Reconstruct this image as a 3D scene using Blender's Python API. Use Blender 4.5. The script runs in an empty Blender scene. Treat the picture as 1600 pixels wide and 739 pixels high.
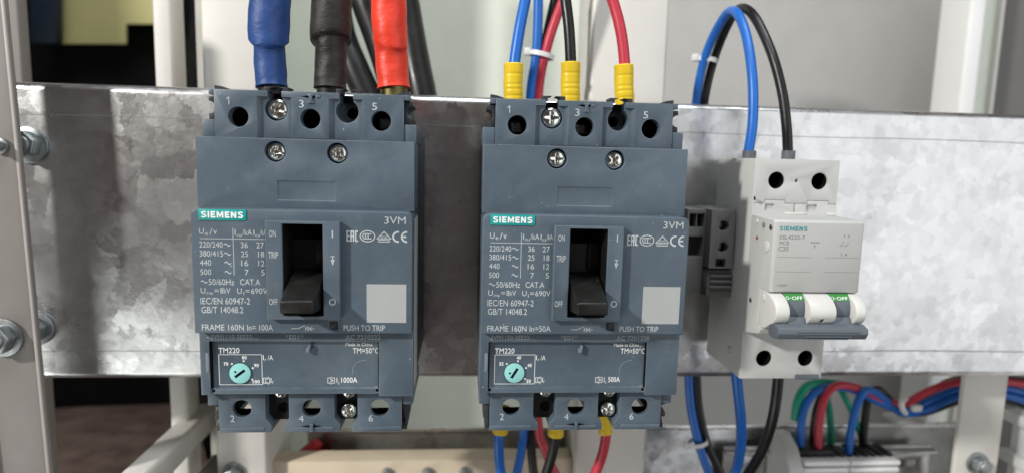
import bpy, bmesh, math, random
from mathutils import Vector, Matrix
random.seed(7)
S = 0.001                       # everything below is written in millimetres
scene = bpy.context.scene
C = scene.collection

# ------------------------------------------------------------------ camera
cam_data = bpy.data.cameras.new('camera'); cam = bpy.data.objects.new('camera', cam_data); C.objects.link(cam)
yaw, pitch, roll = 0.0780, 0.1246, 0.0253
fwd = Vector((math.sin(yaw)*math.cos(pitch), math.cos(yaw)*math.cos(pitch), -math.sin(pitch)))
right = Vector((math.cos(yaw), -math.sin(yaw), 0)); up = right.cross(fwd)
r2 = right*math.cos(roll) + up*math.sin(roll); u2 = up*math.cos(roll) - right*math.sin(roll)
m = Matrix((r2, u2, -fwd)).transposed().to_4x4(); m.translation = Vector((56.29, -292.64, 43.14))*S
cam.matrix_world = m
cam_data.sensor_width = 36; cam_data.lens = 21.886
cam_data.clip_start = 0.01; cam_data.clip_end = 20
cam_data.dof.use_dof = True; cam_data.dof.focus_distance = 0.230; cam_data.dof.aperture_fstop = 7.0
scene.camera = cam

# ------------------------------------------------------------------ light of the workshop, with added fills
world = bpy.data.worlds.new('World'); scene.world = world; world.use_nodes = True
bg = world.node_tree.nodes['Background']; bg.inputs[0].default_value = (1.0, 0.72, 0.64, 1); bg.inputs[1].default_value = 0.06
def area(name, loc, target, w, h, power, col, shape='RECTANGLE'):
    d = bpy.data.lights.new(name, 'AREA'); d.shape = shape; d.size = w; d.size_y = h; d.energy = power; d.color = col
    o = bpy.data.objects.new(name, d); C.objects.link(o); o.location = loc
    o.rotation_euler = (Vector(target)-Vector(loc)).to_track_quat('-Z', 'Y').to_euler(); return o
area('ceiling_lamp', (-1.25, -0.98, 0.80), (0.06, -0.05, 0.0), 0.11, 0.11, 33, (1.0, 0.97, 0.92), 'DISK')
area('overhead_fill', (0.20, -0.62, 1.50), (0.06, -0.03, 0.0), 1.2, 0.6, 21, (0.93, 0.98, 1.0))  # soft fill added from overhead, out of view
area('window_light', (1.15, -1.05, 0.15), (0.20, 0, 0), 1.5, 1.7, 10.5, (0.95, 0.98, 1.0))
area('low_fill', (-1.00, -0.85, -0.95), (0.10, 0.2, -0.15), 1.2, 0.9, 9, (0.96, 1.0, 0.95))  # added low fill that brightens the back wall under the plate
vs = scene.view_settings; vs.view_transform = 'Standard'; vs.look = 'None'; vs.exposure = 0.0; vs.gamma = 1.0; vs.use_curve_mapping = False
scene.cycles.max_bounces = 8
try: scene.cycles.use_denoising = True
except Exception: pass

# ------------------------------------------------------------------ materials
def nt(name):
    mt = bpy.data.materials.new(name); mt.use_nodes = True; n = mt.node_tree
    return mt, n, n.nodes['Principled BSDF']
def lnk(n, a, b): n.links.new(a, b)
def coords(n, scale):
    t = n.nodes.new('ShaderNodeNewGeometry'); mp = n.nodes.new('ShaderNodeMapping'); mp.inputs['Scale'].default_value = scale
    lnk(n, t.outputs['Position'], mp.inputs['Vector']); return mp.outputs['Vector']
def noise(n, vec, scale, detail=3, rough=0.55):
    t = n.nodes.new('ShaderNodeTexNoise'); t.inputs['Scale'].default_value = scale; t.inputs['Detail'].default_value = detail; t.inputs['Roughness'].default_value = rough
    lnk(n, vec, t.inputs['Vector']); return t
def ramp(n, fac, stops):
    r = n.nodes.new('ShaderNodeValToRGB'); e = r.color_ramp.elements
    while len(e) < len(stops): e.new(0.5)
    for k, (p, c) in zip(e, stops): k.position = p; k.color = c if len(c) == 4 else (*c, 1)
    lnk(n, fac, r.inputs[0]); return r.outputs[0]
def mixc(n, fac, a, b, mode='MIX'):
    mx = n.nodes.new('ShaderNodeMix'); mx.data_type = 'RGBA'; mx.blend_type = mode
    for sock, v in ((mx.inputs[0], fac), (mx.inputs[6], a), (mx.inputs[7], b)):
        if hasattr(v, 'links'): lnk(n, v, sock)
        elif isinstance(v, (int, float)): sock.default_value = v
        else: sock.default_value = (*v, 1)
    return mx.outputs[2]
def bump(n, h, strength, dist):
    b = n.nodes.new('ShaderNodeBump'); b.inputs['Strength'].default_value = strength; b.inputs['Distance'].default_value = dist
    lnk(n, h, b.inputs['Height']); return b.outputs[0]
def plastic(name, col, rough=0.5, vary=0.10, grain=2600, grain_s=0.25, dust=0.0, spec=0.4, sss=0, film_=0.10, edge=0, wrinkle=0):
    mt, n, p = nt(name); v = coords(n, (1, 1, 1))
    big = noise(n, v, 45, 4); lo = tuple(c*(1-vary) for c in col); hi = tuple(min(1, c*(1+vary)) for c in col)
    c = ramp(n, big.outputs[0], [(0.3, lo), (0.7, hi)])
    if dust:
        vo = n.nodes.new('ShaderNodeTexVoronoi'); vo.inputs['Scale'].default_value = 330; lnk(n, v, vo.inputs['Vector'])
        sp = ramp(n, vo.outputs['Distance'], [(0.05, (1, 1, 1)), (0.10, (0, 0, 0))])
        ms = ramp(n, noise(n, v, 130, 2).outputs[0], [(0.54, (0, 0, 0)), (0.66, (1, 1, 1))])
        f = mixc(n, 1.0, sp, ms, 'MULTIPLY'); f2 = mixc(n, 1.0, f, (dust, dust, dust), 'MULTIPLY')
        c = mixc(n, f2, c, (0.55, 0.56, 0.55))
        sx = n.nodes.new('ShaderNodeMapping'); sx.inputs['Rotation'].default_value = (0.3, 0.55, 0.2); sx.inputs['Scale'].default_value = (1, 1, 14); lnk(n, v, sx.inputs['Vector'])
        scr = ramp(n, noise(n, sx.outputs[0], 70, 4, 0.7).outputs[0], [(0.70, (0, 0, 0)), (0.76, (dust*0.30,)*3)])
        c = mixc(n, scr, c, (0.40, 0.41, 0.41))
        film = ramp(n, noise(n, v, 95, 6, 0.7).outputs[0], [(0.45, (0, 0, 0)), (0.8, (film_,)*3)])
        c = mixc(n, film, c, (0.45, 0.45, 0.44))
    if edge:  # pales the edges in the colour: rub wear and edge highlight
        bv = n.nodes.new('ShaderNodeBevel'); bv.samples = 6; bv.inputs['Radius'].default_value = 0.00045
        ge = n.nodes.new('ShaderNodeNewGeometry'); dp = n.nodes.new('ShaderNodeVectorMath'); dp.operation = 'DOT_PRODUCT'
        lnk(n, bv.outputs[0], dp.inputs[0]); lnk(n, ge.outputs['Normal'], dp.inputs[1])
        em = ramp(n, dp.outputs['Value'], [(0.90, (1, 1, 1)), (0.985, (0, 0, 0))])
        wm = ramp(n, noise(n, v, 160, 4, 0.7).outputs[0], [(0.35, (0.05,)*3), (0.65, (edge,)*3)])
        c = mixc(n, mixc(n, 1.0, em, wm, 'MULTIPLY'), c, (0.34, 0.37, 0.40))
    lnk(n, c, p.inputs['Base Color'])
    g = noise(n, v, grain, 2)
    gb = bump(n, g.outputs[0], grain_s, 0.00008)
    if wrinkle:
        wv = n.nodes.new('ShaderNodeMapping'); wv.inputs['Scale'].default_value = (1, 1, 1.6); lnk(n, v, wv.inputs['Vector'])
        wb = n.nodes.new('ShaderNodeBump'); wb.inputs['Strength'].default_value = wrinkle; wb.inputs['Distance'].default_value = 0.0012
        lnk(n, noise(n, wv.outputs[0], 150, 4, 0.6).outputs[0], wb.inputs['Height']); lnk(n, gb, wb.inputs['Normal']); gb = wb.outputs[0]
    lnk(n, gb, p.inputs['Normal'])
    rr = ramp(n, noise(n, v, 120, 4).outputs[0], [(0.3, (rough-0.07,)*3), (0.7, (min(1, rough+0.08),)*3)])
    lnk(n, rr, p.inputs['Roughness']); p.inputs['Specular IOR Level'].default_value = spec
    if sss:
        p.inputs['Subsurface Weight'].default_value = sss; p.inputs['Subsurface Radius'].default_value = (0.002, 0.002, 0.002)
    return mt
def metal(name, col, rough=0.3, vary=0.15, scale=300):
    mt, n, p = nt(name); v = coords(n, (1, 1, 1)); t = noise(n, v, scale, 5, 0.65)
    lnk(n, ramp(n, t.outputs[0], [(0.3, tuple(c*(1-vary) for c in col)), (0.7, col)]), p.inputs['Base Color'])
    p.inputs['Metallic'].default_value = 1
    lnk(n, ramp(n, t.outputs[0], [(0.3, (rough*0.7,)*3), (0.7, (min(1, rough*1.4),)*3)]), p.inputs['Roughness'])
    lnk(n, bump(n, t.outputs[0], 0.12, 0.0002), p.inputs['Normal'])
    return mt
def galvanised(name, tone=1.0):
    mt, n, p = nt(name); v = coords(n, (1, 1, 1))
    def warp(scale, amp):
        d = noise(n, v, scale, 5, 0.65); mv = n.nodes.new('ShaderNodeVectorMath'); mv.operation = 'MULTIPLY_ADD'
        lnk(n, d.outputs['Color'], mv.inputs[0]); mv.inputs[1].default_value = (amp,)*3; lnk(n, v, mv.inputs[2]); return mv.outputs[0]
    def cells(scale, vec, feat='F1'):
        t = n.nodes.new('ShaderNodeTexVoronoi'); t.inputs['Scale'].default_value = scale; t.feature = feat; lnk(n, vec, t.inputs['Vector']); return t
    w1, w2 = warp(70, 0.020), warp(150, 0.010)
    a = cells(75, w1); b = cells(200, w2)
    sa = n.nodes.new('ShaderNodeSeparateColor'); lnk(n, a.outputs['Color'], sa.inputs[0])
    sb = n.nodes.new('ShaderNodeSeparateColor'); lnk(n, b.outputs['Color'], sb.inputs[0])
    cl = noise(n, w2, 30, 7, 0.68)
    g = lambda x: (x*tone, x*tone*1.004, x*tone*1.008)
    c = ramp(n, cl.outputs[0], [(0.28, g(0.54)), (0.48, g(0.63)), (0.62, g(0.69)), (0.80, g(0.76))])
    c = mixc(n, 0.16, c, ramp(n, sa.outputs[0], [(0, g(0.36)), (0.5, g(0.64)), (1, g(0.88))]))
    c = mixc(n, 0.18, c, ramp(n, sb.outputs[0], [(0, g(0.36)), (1, g(0.88))]))
    st = noise(n, coords(n, (3, 3, 40)), 7, 6, 0.75)
    c = mixc(n, ramp(n, st.outputs[0], [(0.60, (0, 0, 0)), (0.74, (0.30,)*3)]), c, (0.36*tone, 0.345*tone, 0.33*tone))
    pv = cells(110, v); pm = ramp(n, noise(n, v, 40, 3).outputs[0], [(0.52, (0, 0, 0)), (0.6, (1, 1, 1))])
    pits = mixc(n, 1.0, ramp(n, pv.outputs['Distance'], [(0.04, (0.9,)*3), (0.08, (0, 0, 0))]), pm, 'MULTIPLY')
    c = mixc(n, pits, c, (0.26*tone, 0.25*tone, 0.24*tone))
    lnk(n, c, p.inputs['Base Color']); p.inputs['Metallic'].default_value = 0.98
    rr = n.nodes.new('ShaderNodeMapRange'); rr.inputs[3].default_value = 0.22; rr.inputs[4].default_value = 0.40
    lnk(n, mixc(n, 0.5, sa.outputs[1], cl.outputs[0]), rr.inputs[0]); lnk(n, rr.outputs[0], p.inputs['Roughness'])
    fine = noise(n, v, 420, 5, 0.65)
    bn = bump(n, mixc(n, 0.45, fine.outputs[0], cl.outputs[0]), 0.20, 0.0005)
    def vm(op, a_, b_):
        q = n.nodes.new('ShaderNodeVectorMath'); q.operation = op
        for k_, w_ in enumerate((a_, b_)):
            if hasattr(w_, 'links'): lnk(n, w_, q.inputs[k_])
            else: q.inputs[k_].default_value = w_
        return q.outputs[0]
    fa = vm('MULTIPLY', vm('SUBTRACT', a.outputs['Color'], (0.5,)*3), (0.028, 0.028, 0.028))
    fb = vm('MULTIPLY', vm('SUBTRACT', b.outputs['Color'], (0.5,)*3), (0.052, 0.052, 0.052))
    nq = n.nodes.new('ShaderNodeVectorMath'); nq.operation = 'NORMALIZE'; lnk(n, vm('ADD', vm('ADD', bn, fa), fb), nq.inputs[0])
    lnk(n, nq.outputs[0], p.inputs['Normal'])
    return mt
M = {
 'grey': plastic('breaker_grey_plastic', (0.072, 0.101, 0.131), 0.46, 0.08, dust=0.9, film_=0.07, edge=0.6, spec=0.5),
 'shade': plastic('shaded_flank_plastic', (0.035, 0.042, 0.050), 0.5, 0.06),  # breaker plastic darkened, the shaded flanks are put into the colour
 'grey_light': plastic('latch_grey_plastic', (0.17, 0.20, 0.25), 0.5, 0.05),
 'dark': plastic('dark_grey_plastic', (0.030, 0.034, 0.040), 0.5, 0.1),
 'black': plastic('black_plastic', (0.007, 0.007, 0.007), 0.5, 0.15),
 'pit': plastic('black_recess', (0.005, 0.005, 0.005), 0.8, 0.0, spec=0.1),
 'lever': plastic('lever_black_plastic', (0.0055, 0.005, 0.0045), 0.46, 0.2, dust=0.9, film_=0.02),
 'teal': plastic('teal_plate', (0.006, 0.30, 0.285), 0.42, 0.04),
 'dial': plastic('pale_turquoise_plastic', (0.27, 0.60, 0.585), 0.42, 0.04),
 'ink': plastic('pale_print', (0.47, 0.50, 0.51), 0.6, 0.18, grain_s=0.0),
 'ink_dim': plastic('faint_grey_print', (0.36, 0.38, 0.40), 0.6, 0.12, grain_s=0.0),
 'ink_dark': plastic('grey_print', (0.22, 0.22, 0.22), 0.6, 0.1, grain_s=0.0),
 'ink_teal': plastic('teal_print', (0.02, 0.25, 0.30), 0.5, 0.05, grain_s=0.0),
 'white_ink': plastic('white_print', (0.78, 0.80, 0.80), 0.5, 0.05, grain_s=0.0),
 'sticker': plastic('silver_label', (0.36, 0.375, 0.37), 0.5, 0.05),
 'mcb': plastic('pale_grey_plastic', (0.48, 0.485, 0.475), 0.45, 0.03, grain_s=0.15),
 'mcb_face': plastic('pale_grey_matt_plastic', (0.41, 0.41, 0.40), 0.5, 0.03, grain_s=0.15),
 'mcb_white': plastic('off_white_plastic', (0.60, 0.595, 0.57), 0.38, 0.03, grain_s=0.1),
 'mcb_line': plastic('seam_grey', (0.20, 0.20, 0.195), 0.6, 0.05),
 'toggle': plastic('blue_grey_plastic', (0.105, 0.123, 0.146), 0.42, 0.05),
 'green': plastic('green_sticker', (0.03, 0.22, 0.035), 0.45, 0.05),
 'zinc': metal('zinc_screw', (0.90, 0.92, 0.87), 0.20, 0.2, 160),
 'steel': metal('bolt_steel', (0.40, 0.43, 0.44), 0.42, 0.25, 200),
 'brass': metal('lug_brass', (0.20, 0.17, 0.075), 0.4, 0.3, 200),
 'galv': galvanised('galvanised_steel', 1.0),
 'galv_low': galvanised('galvanised_steel_dark_reflection', 0.55),  # same steel, its dark reflection put into a lower tone
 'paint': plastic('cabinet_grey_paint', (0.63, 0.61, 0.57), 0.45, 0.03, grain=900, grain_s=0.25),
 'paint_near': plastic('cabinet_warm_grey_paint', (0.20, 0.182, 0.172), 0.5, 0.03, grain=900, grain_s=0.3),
 'wall': plastic('cabinet_back_paint', (0.66, 0.69, 0.61), 0.5, 0.03, grain_s=0.1),
 'flange': plastic('shaded_grey_paint', (0.40, 0.39, 0.36), 0.5, 0.04),  # upright paint darkened, the shade of the recess is in the colour
 'lip': plastic('lit_edge_grey_paint', (0.36, 0.33, 0.31), 0.5, 0.06),  # upright's paint made paler so that its edges look lit
 'wall_shaded': plastic('cabinet_back_shaded_paint', (0.43, 0.42, 0.405), 0.5, 0.03, grain_s=0.1),  # back wall paint toned down, dimmer light put into the colour
 'wall_dark': plastic('cabinet_door_paint', (0.12, 0.115, 0.108), 0.5, 0.04, grain_s=0.1),
 'brown': plastic('brown_board', (0.085, 0.06, 0.052), 0.45, 0.35, grain_s=0.1),
 'void': plastic('opening_darkness', (0.006, 0.006, 0.006), 0.8, 0.2, spec=0.1),  # black stands in for the unlit depth of the opening
 'olive': plastic('olive_paper', (0.42, 0.39, 0.18), 0.7, 0.05, grain_s=0.1),
 'navy': plastic('navy_sheet', (0.008, 0.016, 0.03), 0.5, 0.1),
 'beige': plastic('beige_fibre_bar', (0.60, 0.51, 0.39), 0.6, 0.07),
 'w_blue': plastic('blue_insulation', (0.012, 0.125, 0.48), 0.36, 0.06, grain=900, grain_s=0.3),
 'w_black': plastic('black_insulation', (0.009, 0.009, 0.0095), 0.36, 0.15, grain=900, grain_s=0.35),
 'w_red': plastic('red_insulation', (0.47, 0.036, 0.060), 0.36, 0.06, grain=900, grain_s=0.3),
 'w_green': plastic('green_insulation', (0.012, 0.30, 0.19), 0.4, 0.06, grain=900),
 's_blue': plastic('blue_heat_shrink', (0.015, 0.055, 0.205), 0.50, 0.14, grain=420, grain_s=0.6, wrinkle=0.45),
 's_black': plastic('black_heat_shrink', (0.013, 0.0105, 0.0095), 0.55, 0.2, grain=420, grain_s=0.7, wrinkle=0.55),
 's_red': plastic('red_heat_shrink', (0.72, 0.042, 0.018), 0.46, 0.10, grain=420, grain_s=0.6, wrinkle=0.45),
 'yellow': plastic('yellow_sleeve', (0.72, 0.50, 0.015), 0.4, 0.06, grain=400, grain_s=0.4),
 'tie': plastic('white_nylon', (0.70, 0.70, 0.70), 0.4, 0.03),
 'ferrule': plastic('grey_ferrule_sleeve', (0.10, 0.11, 0.125), 0.45, 0.06),
 'aux': plastic('shaded_grey_plastic', (0.14, 0.14, 0.138), 0.5, 0.05),  # lighter grey darkened for the middle breaker's shade on this block
 'red_thing': plastic('red_cap_plastic', (0.45, 0.02, 0.03), 0.45, 0.06),
 'duct': plastic('white_duct_plastic', (0.74, 0.74, 0.74), 0.45, 0.02),
 'amber': plastic('rust_red_dot', (0.25, 0.08, 0.05), 0.5, 0.05),
}

# ------------------------------------------------------------------ mesh helpers
class MB:
    def __init__(s): s.v = []; s.f = []
    def add(s, vs, fs):
        o = len(s.v); s.v += [tuple(p) for p in vs]; s.f += [tuple(i+o for i in f) for f in fs]; return s
    def box(s, x0, x1, y0, y1, z0, z1):
        x0, x1 = sorted((x0, x1)); y0, y1 = sorted((y0, y1)); z0, z1 = sorted((z0, z1))
        return s.hexa([(x0,y0,z0),(x1,y0,z0),(x1,y1,z0),(x0,y1,z0),(x0,y0,z1),(x1,y0,z1),(x1,y1,z1),(x0,y1,z1)])
    def hexa(s, p): return s.add(p, [(0,3,2,1),(4,5,6,7),(0,1,5,4),(1,2,6,5),(2,3,7,6),(3,0,4,7)])
    def prism_y(s, poly, y0, y1):          # polygon in (x, z), counter-clockwise seen from -Y
        n = len(poly); y0, y1 = min(y0, y1), max(y0, y1)
        return s.add([(x, y0, z) for x, z in poly]+[(x, y1, z) for x, z in poly],
            [tuple(range(n)), tuple(range(2*n-1, n-1, -1))]+[(i, i+n, (i+1) % n+n, (i+1) % n) for i in range(n)])
    def prism_x(s, poly, x0, x1):          # polygon in (y, z), counter-clockwise seen from +X
        n = len(poly); x0, x1 = min(x0, x1), max(x0, x1)
        return s.add([(x1, y, z) for y, z in poly]+[(x0, y, z) for y, z in poly],
            [tuple(range(n)), tuple(range(2*n-1, n-1, -1))]+[(i, i+n, (i+1) % n+n, (i+1) % n) for i in range(n)])
    def cyl_y(s, cx, cz, r, y0, y1, n=32, r2=None):
        y0, y1 = min(y0, y1), max(y0, y1); r2 = r if r2 is None else r2
        a = [2*math.pi*i/n for i in range(n)]
        return s.add([(cx+r*math.cos(t), y0, cz+r*math.sin(t)) for t in a]+[(cx+r2*math.cos(t), y1, cz+r2*math.sin(t)) for t in a],
            [tuple(range(n)), tuple(range(2*n-1, n-1, -1))]+[(i, i+n, (i+1) % n+n, (i+1) % n) for i in range(n)])
    # flat print, facing -Y
    def rect(s, x0, x1, z0, z1, y): return s.add([(x0,y,z0),(x1,y,z0),(x1,y,z1),(x0,y,z1)], [(0,1,2,3)])
    def stroke(s, pts, w, y, closed=False):
        pts = [Vector((a, b)) for a, b in pts]; n = len(pts); L = []; R = []
        for i, p in enumerate(pts):
            a = pts[i-1] if (i or closed) else p; b = pts[(i+1) % n] if (i < n-1 or closed) else p
            d1 = (p-a).normalized() if (p-a).length else None; d2 = (b-p).normalized() if (b-p).length else None
            d = ((d1 or d2)+(d2 or d1)); d = d.normalized() if d.length > 1e-6 else d2
            nn = Vector((-d.y, d.x)); k = 1/max(0.5, abs(nn.dot(Vector((-(d2 or d1).y, (d2 or d1).x)))))
            L.append(p+nn*w/2*k); R.append(p-nn*w/2*k)
        vs_ = [(q.x, y, q.y) for q in L]+[(q.x, y, q.y) for q in R]
        return s.add(vs_, [(i, i+n, (i+1) % n+n, (i+1) % n) for i in range(n if closed else n-1)])
    def arc(s, cx, cz, rx, rz, a0, a1, w, y, n=24):
        return s.stroke([(cx+rx*math.cos(math.radians(a0+(a1-a0)*i/n)), cz+rz*math.sin(math.radians(a0+(a1-a0)*i/n))) for i in range(n+1)], w, y)
    def disc(s, cx, cz, r, y, n=24):
        return s.add([(cx+r*math.cos(2*math.pi*i/n), y, cz+r*math.sin(2*math.pi*i/n)) for i in range(n)], [tuple(range(n))])
    def text(s, body, x0, x1, z0, z1, y, bold=0.0):
        vs_, fs = glyphs(body, bold)
        ax = [p[0] for p in vs_]; az = [p[1] for p in vs_]
        mx, Mx, mz, Mz = min(ax), max(ax), min(az), max(az)
        return s.add([(x0+(p[0]-mx)/(Mx-mx)*(x1-x0), y, z0+(p[1]-mz)/(Mz-mz)*(z1-z0)) for p in vs_], fs)
def logo(mb, x0, x1, z0, z1, y, k=0.20):
    # heavy capitals S I E M E N S drawn as strokes; widths in units of the cap height
    h = z1-z0; w = k; e = w/2
    S_ = ([(0.72, 0.80), (0.60, 0.90), (0.38, 0.92), (0.16, 0.84), (0.14, 0.68), (0.30, 0.56), (0.55, 0.47), (0.70, 0.34), (0.66, 0.16), (0.46, 0.08), (0.24, 0.09), (0.07, 0.19)], 0.80)
    defs = {'S': ([S_[0]], 0.80), 'I': ([[(e, 0), (e, 1)]], w), 'E': ([[(e, 0), (e, 1)], [(e, 1-e*0.85), (0.68, 1-e*0.85)], [(e, 0.5), (0.62, 0.5)], [(e, e*0.85), (0.70, e*0.85)]], 0.70),
            'M': ([[(e, 0), (e, 1)], [(e+0.03, 0.96), (0.50, 0.22), (0.97-e, 0.96)], [(1.0-e, 0), (1.0-e, 1)]], 1.0), 'N': ([[(e, 0), (e, 1)], [(e+0.02, 0.95), (0.80-e, 0.05)], [(0.82-e, 0), (0.82-e, 1)]], 0.82)}
    word = 'SIEMENS'; gap = 0.17; total = sum(defs[c][1] for c in word)+gap*6; sx = (x1-x0)/(total*h); cx = 0; lay = 0
    for c in word:
        st, wd = defs[c]
        for pts in st:
            lay += 1; mb.stroke([(x0+(cx+px)*h*sx, z0+pz*h) for px, pz in pts], w*h*(0.85 if c == 'S' or (c in 'MN' and len(pts) == 3) else 1.0), y-0.002*lay)
        cx += wd+gap
    return mb
_gl = {}
def glyphs(body, bold):
    k = (body, bold)
    if k not in _gl:
        cu = bpy.data.curves.new('t', 'FONT'); cu.body = body; cu.size = 1; cu.resolution_u = 3; cu.offset = bold; cu.space_character = 1.0+bold*3; cu.fill_mode = 'FRONT'
        o = bpy.data.objects.new('t', cu); C.objects.link(o); dg = bpy.context.evaluated_depsgraph_get()
        me = o.evaluated_get(dg).to_mesh()
        _gl[k] = ([tuple(v.co) for v in me.vertices], [tuple(p.vertices) if p.normal.z > 0 else tuple(reversed(p.vertices)) for p in me.polygons])
        o.evaluated_get(dg).to_mesh_clear(); bpy.data.objects.remove(o); bpy.data.curves.remove(cu)
    return _gl[k]
def raw_mesh(name, mb):
    me = bpy.data.meshes.new(name); me.from_pydata([(a*S, b*S, c*S) for a, b, c in mb.v], [], mb.f); me.validate(); return me
_cache = {}
def finish(name, mb, cuts=None, bevel=0.0, seg=2, angle=35, weld=True, key=None, mats=None):
    if key and key in _cache: return _cache[key]
    me = raw_mesh(name, mb)
    if cuts or bevel:
        o = bpy.data.objects.new('tmp', me); C.objects.link(o); extra = []
        for c in (cuts or []):
            co = bpy.data.objects.new('cut', raw_mesh('cut', c)); C.objects.link(co); extra.append(co)
            md = o.modifiers.new('b', 'BOOLEAN'); md.operation = 'DIFFERENCE'; md.solver = 'EXACT'; md.object = co; md.use_self = True
        if bevel:
            md = o.modifiers.new('v', 'BEVEL'); md.width = bevel*S; md.segments = seg; md.limit_method = 'ANGLE'; md.angle_limit = math.radians(angle)
        dg = bpy.context.evaluated_depsgraph_get(); ev = o.evaluated_get(dg)
        me2 = bpy.data.meshes.new_from_object(ev, depsgraph=dg); me2.name = name
        for x in [o]+extra: bpy.data.objects.remove(x)
        me = me2
    for p in me.polygons: p.use_smooth = True
    me.set_sharp_from_angle(angle=math.radians(32))
    if key: _cache[key] = me
    return me
def ob(name, mb, mat_, parent=None, cuts=None, bevel=0.0, seg=2, key=None, loc=None, rot=None):
    me = finish(name, mb, cuts, bevel, seg, key=key) if not isinstance(mb, bpy.types.Mesh) else mb
    if not me.materials: me.materials.append(M[mat_])
    o = bpy.data.objects.new(name, me); C.objects.link(o)
    if parent: o.parent = parent
    if loc: o.location = Vector(loc)*S
    if rot: o.rotation_euler = rot
    return o
def thing(name, label, cat, loc=(0, 0, 0), group=None):
    o = bpy.data.objects.new(name, None); o.empty_display_size = 0.01; C.objects.link(o); o.location = Vector(loc)*S
    return tag(o, label, cat, group)
def tag(o, label, cat, group=None):
    o['label'] = label; o['category'] = cat
    if group: o['group'] = group
    return o
def structure(o): o['kind'] = 'structure'; return o
def spline(pts, per=10):
    pts = [Vector(p) for p in pts]; out = []
    P = [pts[0]*2-pts[1]]+pts+[pts[-1]*2-pts[-2]]
    for i in range(1, len(P)-2):
        a, b, c, d = P[i-1:i+3]
        for k in range(per):
            t = k/per; out.append(0.5*((2*b)+(c-a)*t+(2*a-5*b+4*c-d)*t*t+(-a+3*b-3*c+d)*t**3))
    out.append(pts[-1]); return out
def tube(pts, r, n=16, per=10, rfun=None, smooth=True):
    P = spline(pts, per) if smooth else [Vector(p) for p in pts]; mb = MB(); N = len(P); prev = None; vs_ = []
    for i, p in enumerate(P):
        t = (P[min(N-1, i+1)]-P[max(0, i-1)]).normalized()
        if prev is None: u = t.cross(Vector((0, 1, 0.01))).normalized()
        else: u = (prev-t*prev.dot(t)).normalized()
        prev = u; w = t.cross(u)
        for k in range(n):
            a = 2*math.pi*k/n; rr = rfun(i/(N-1), a) if rfun else r
            vs_.append(p+(u*math.cos(a)+w*math.sin(a))*rr)
    fs = [(i*n+k, i*n+(k+1) % n, (i+1)*n+(k+1) % n, (i+1)*n+k) for i in range(N-1) for k in range(n)]
    fs += [tuple(range(n-1, -1, -1)), tuple((N-1)*n+k for k in range(n))]
    return mb.add(vs_, fs)

# ------------------------------------------------------------------ the cabinet around the plate
# galvanised mounting plate: front sheet with rolled edges folded back at top and bottom
prof = []
def rnd(cy, cz, r, a0, a1, n=6): return [(cy+r*math.cos(math.radians(a0+(a1-a0)*i/n)), cz+r*math.sin(math.radians(a0+(a1-a0)*i/n))) for i in range(n+1)]
outer = [(16, 71)]+rnd(3.5, 67.5, 3.5, 90, 180)+rnd(3.5, -60, 3.5, 180, 270)+[(16, -63.5)]
inner = [(16, -61.5)]+rnd(3.5, -60, 1.5, 270, 180)+rnd(3.5, 67.5, 1.5, 180, 90)+[(16, 69)]
mp = MB(); poly = outer+inner
nx = 60; X0, X1 = -190.0, 470.0
nP = len(poly)
for i in range(nx+1):
    x = X0+(X1-X0)*i/nx
    mp.v += [(x, y+0.25*math.sin(x*0.021+0.7), z) for y, z in poly]
for i in range(nx):
    for k in range(nP):
        a, b = i*nP+k, i*nP+(k+1) % nP
        mp.f.append((a, b, b+nP, a+nP))
mp.f += [tuple(range(nP)), tuple(nx*nP+k for k in range(nP-1, -1, -1))]
me = finish('mounting_plate', mp)
plate = ob('mounting_plate', me, 'galv'); tag(plate, 'wide galvanised steel plate with mottled spangle carrying all the breakers', 'mounting plate')
for zz, a, b in ((57.2, 142, 470), (57.0, -160, -42), (-49.5, 214, 470), (-50, -160, -42), (57.1, 39, 62)):
    ob('press_line', MB().stroke([(x, zz+0.25*math.sin(x*0.05)) for x in [a+(b-a)*i/24 for i in range(25)]], 0.28, -0.28), 'ink_dark', plate)

def hexbolt(name, label, cx, cz, y, r, parent=None, group='hex bolts on the frame', ang=0.3):
    t = thing(name, label, 'bolt', (cx, y, cz), group)
    w = MB().cyl_y(0, 0, r*1.28, -1.4, 0, 36); ob('washer', w, 'steel', t, bevel=0.3)
    h = MB().prism_y([(r*math.cos(ang+math.pi*i/3), r*math.sin(ang+math.pi*i/3)) for i in range(6)], -6.6, -1.45)
    hd = ob('head', h, 'steel', t, bevel=0.7, seg=3)
    ob('end_boss', MB().cyl_y(0, 0, r*0.62, -7.6, -6.5, 28, r*0.7), 'steel', hd, bevel=0.3)
    return t
hexbolt('hex_bolt', 'upper zinc hex bolt in the left end of the galvanised plate', -134.8, 43.6, -0.4, 6.2)
hexbolt('hex_bolt', 'lower zinc hex bolt in the left end of the galvanised plate', -137.5, -39, -0.4, 6.2)

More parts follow.
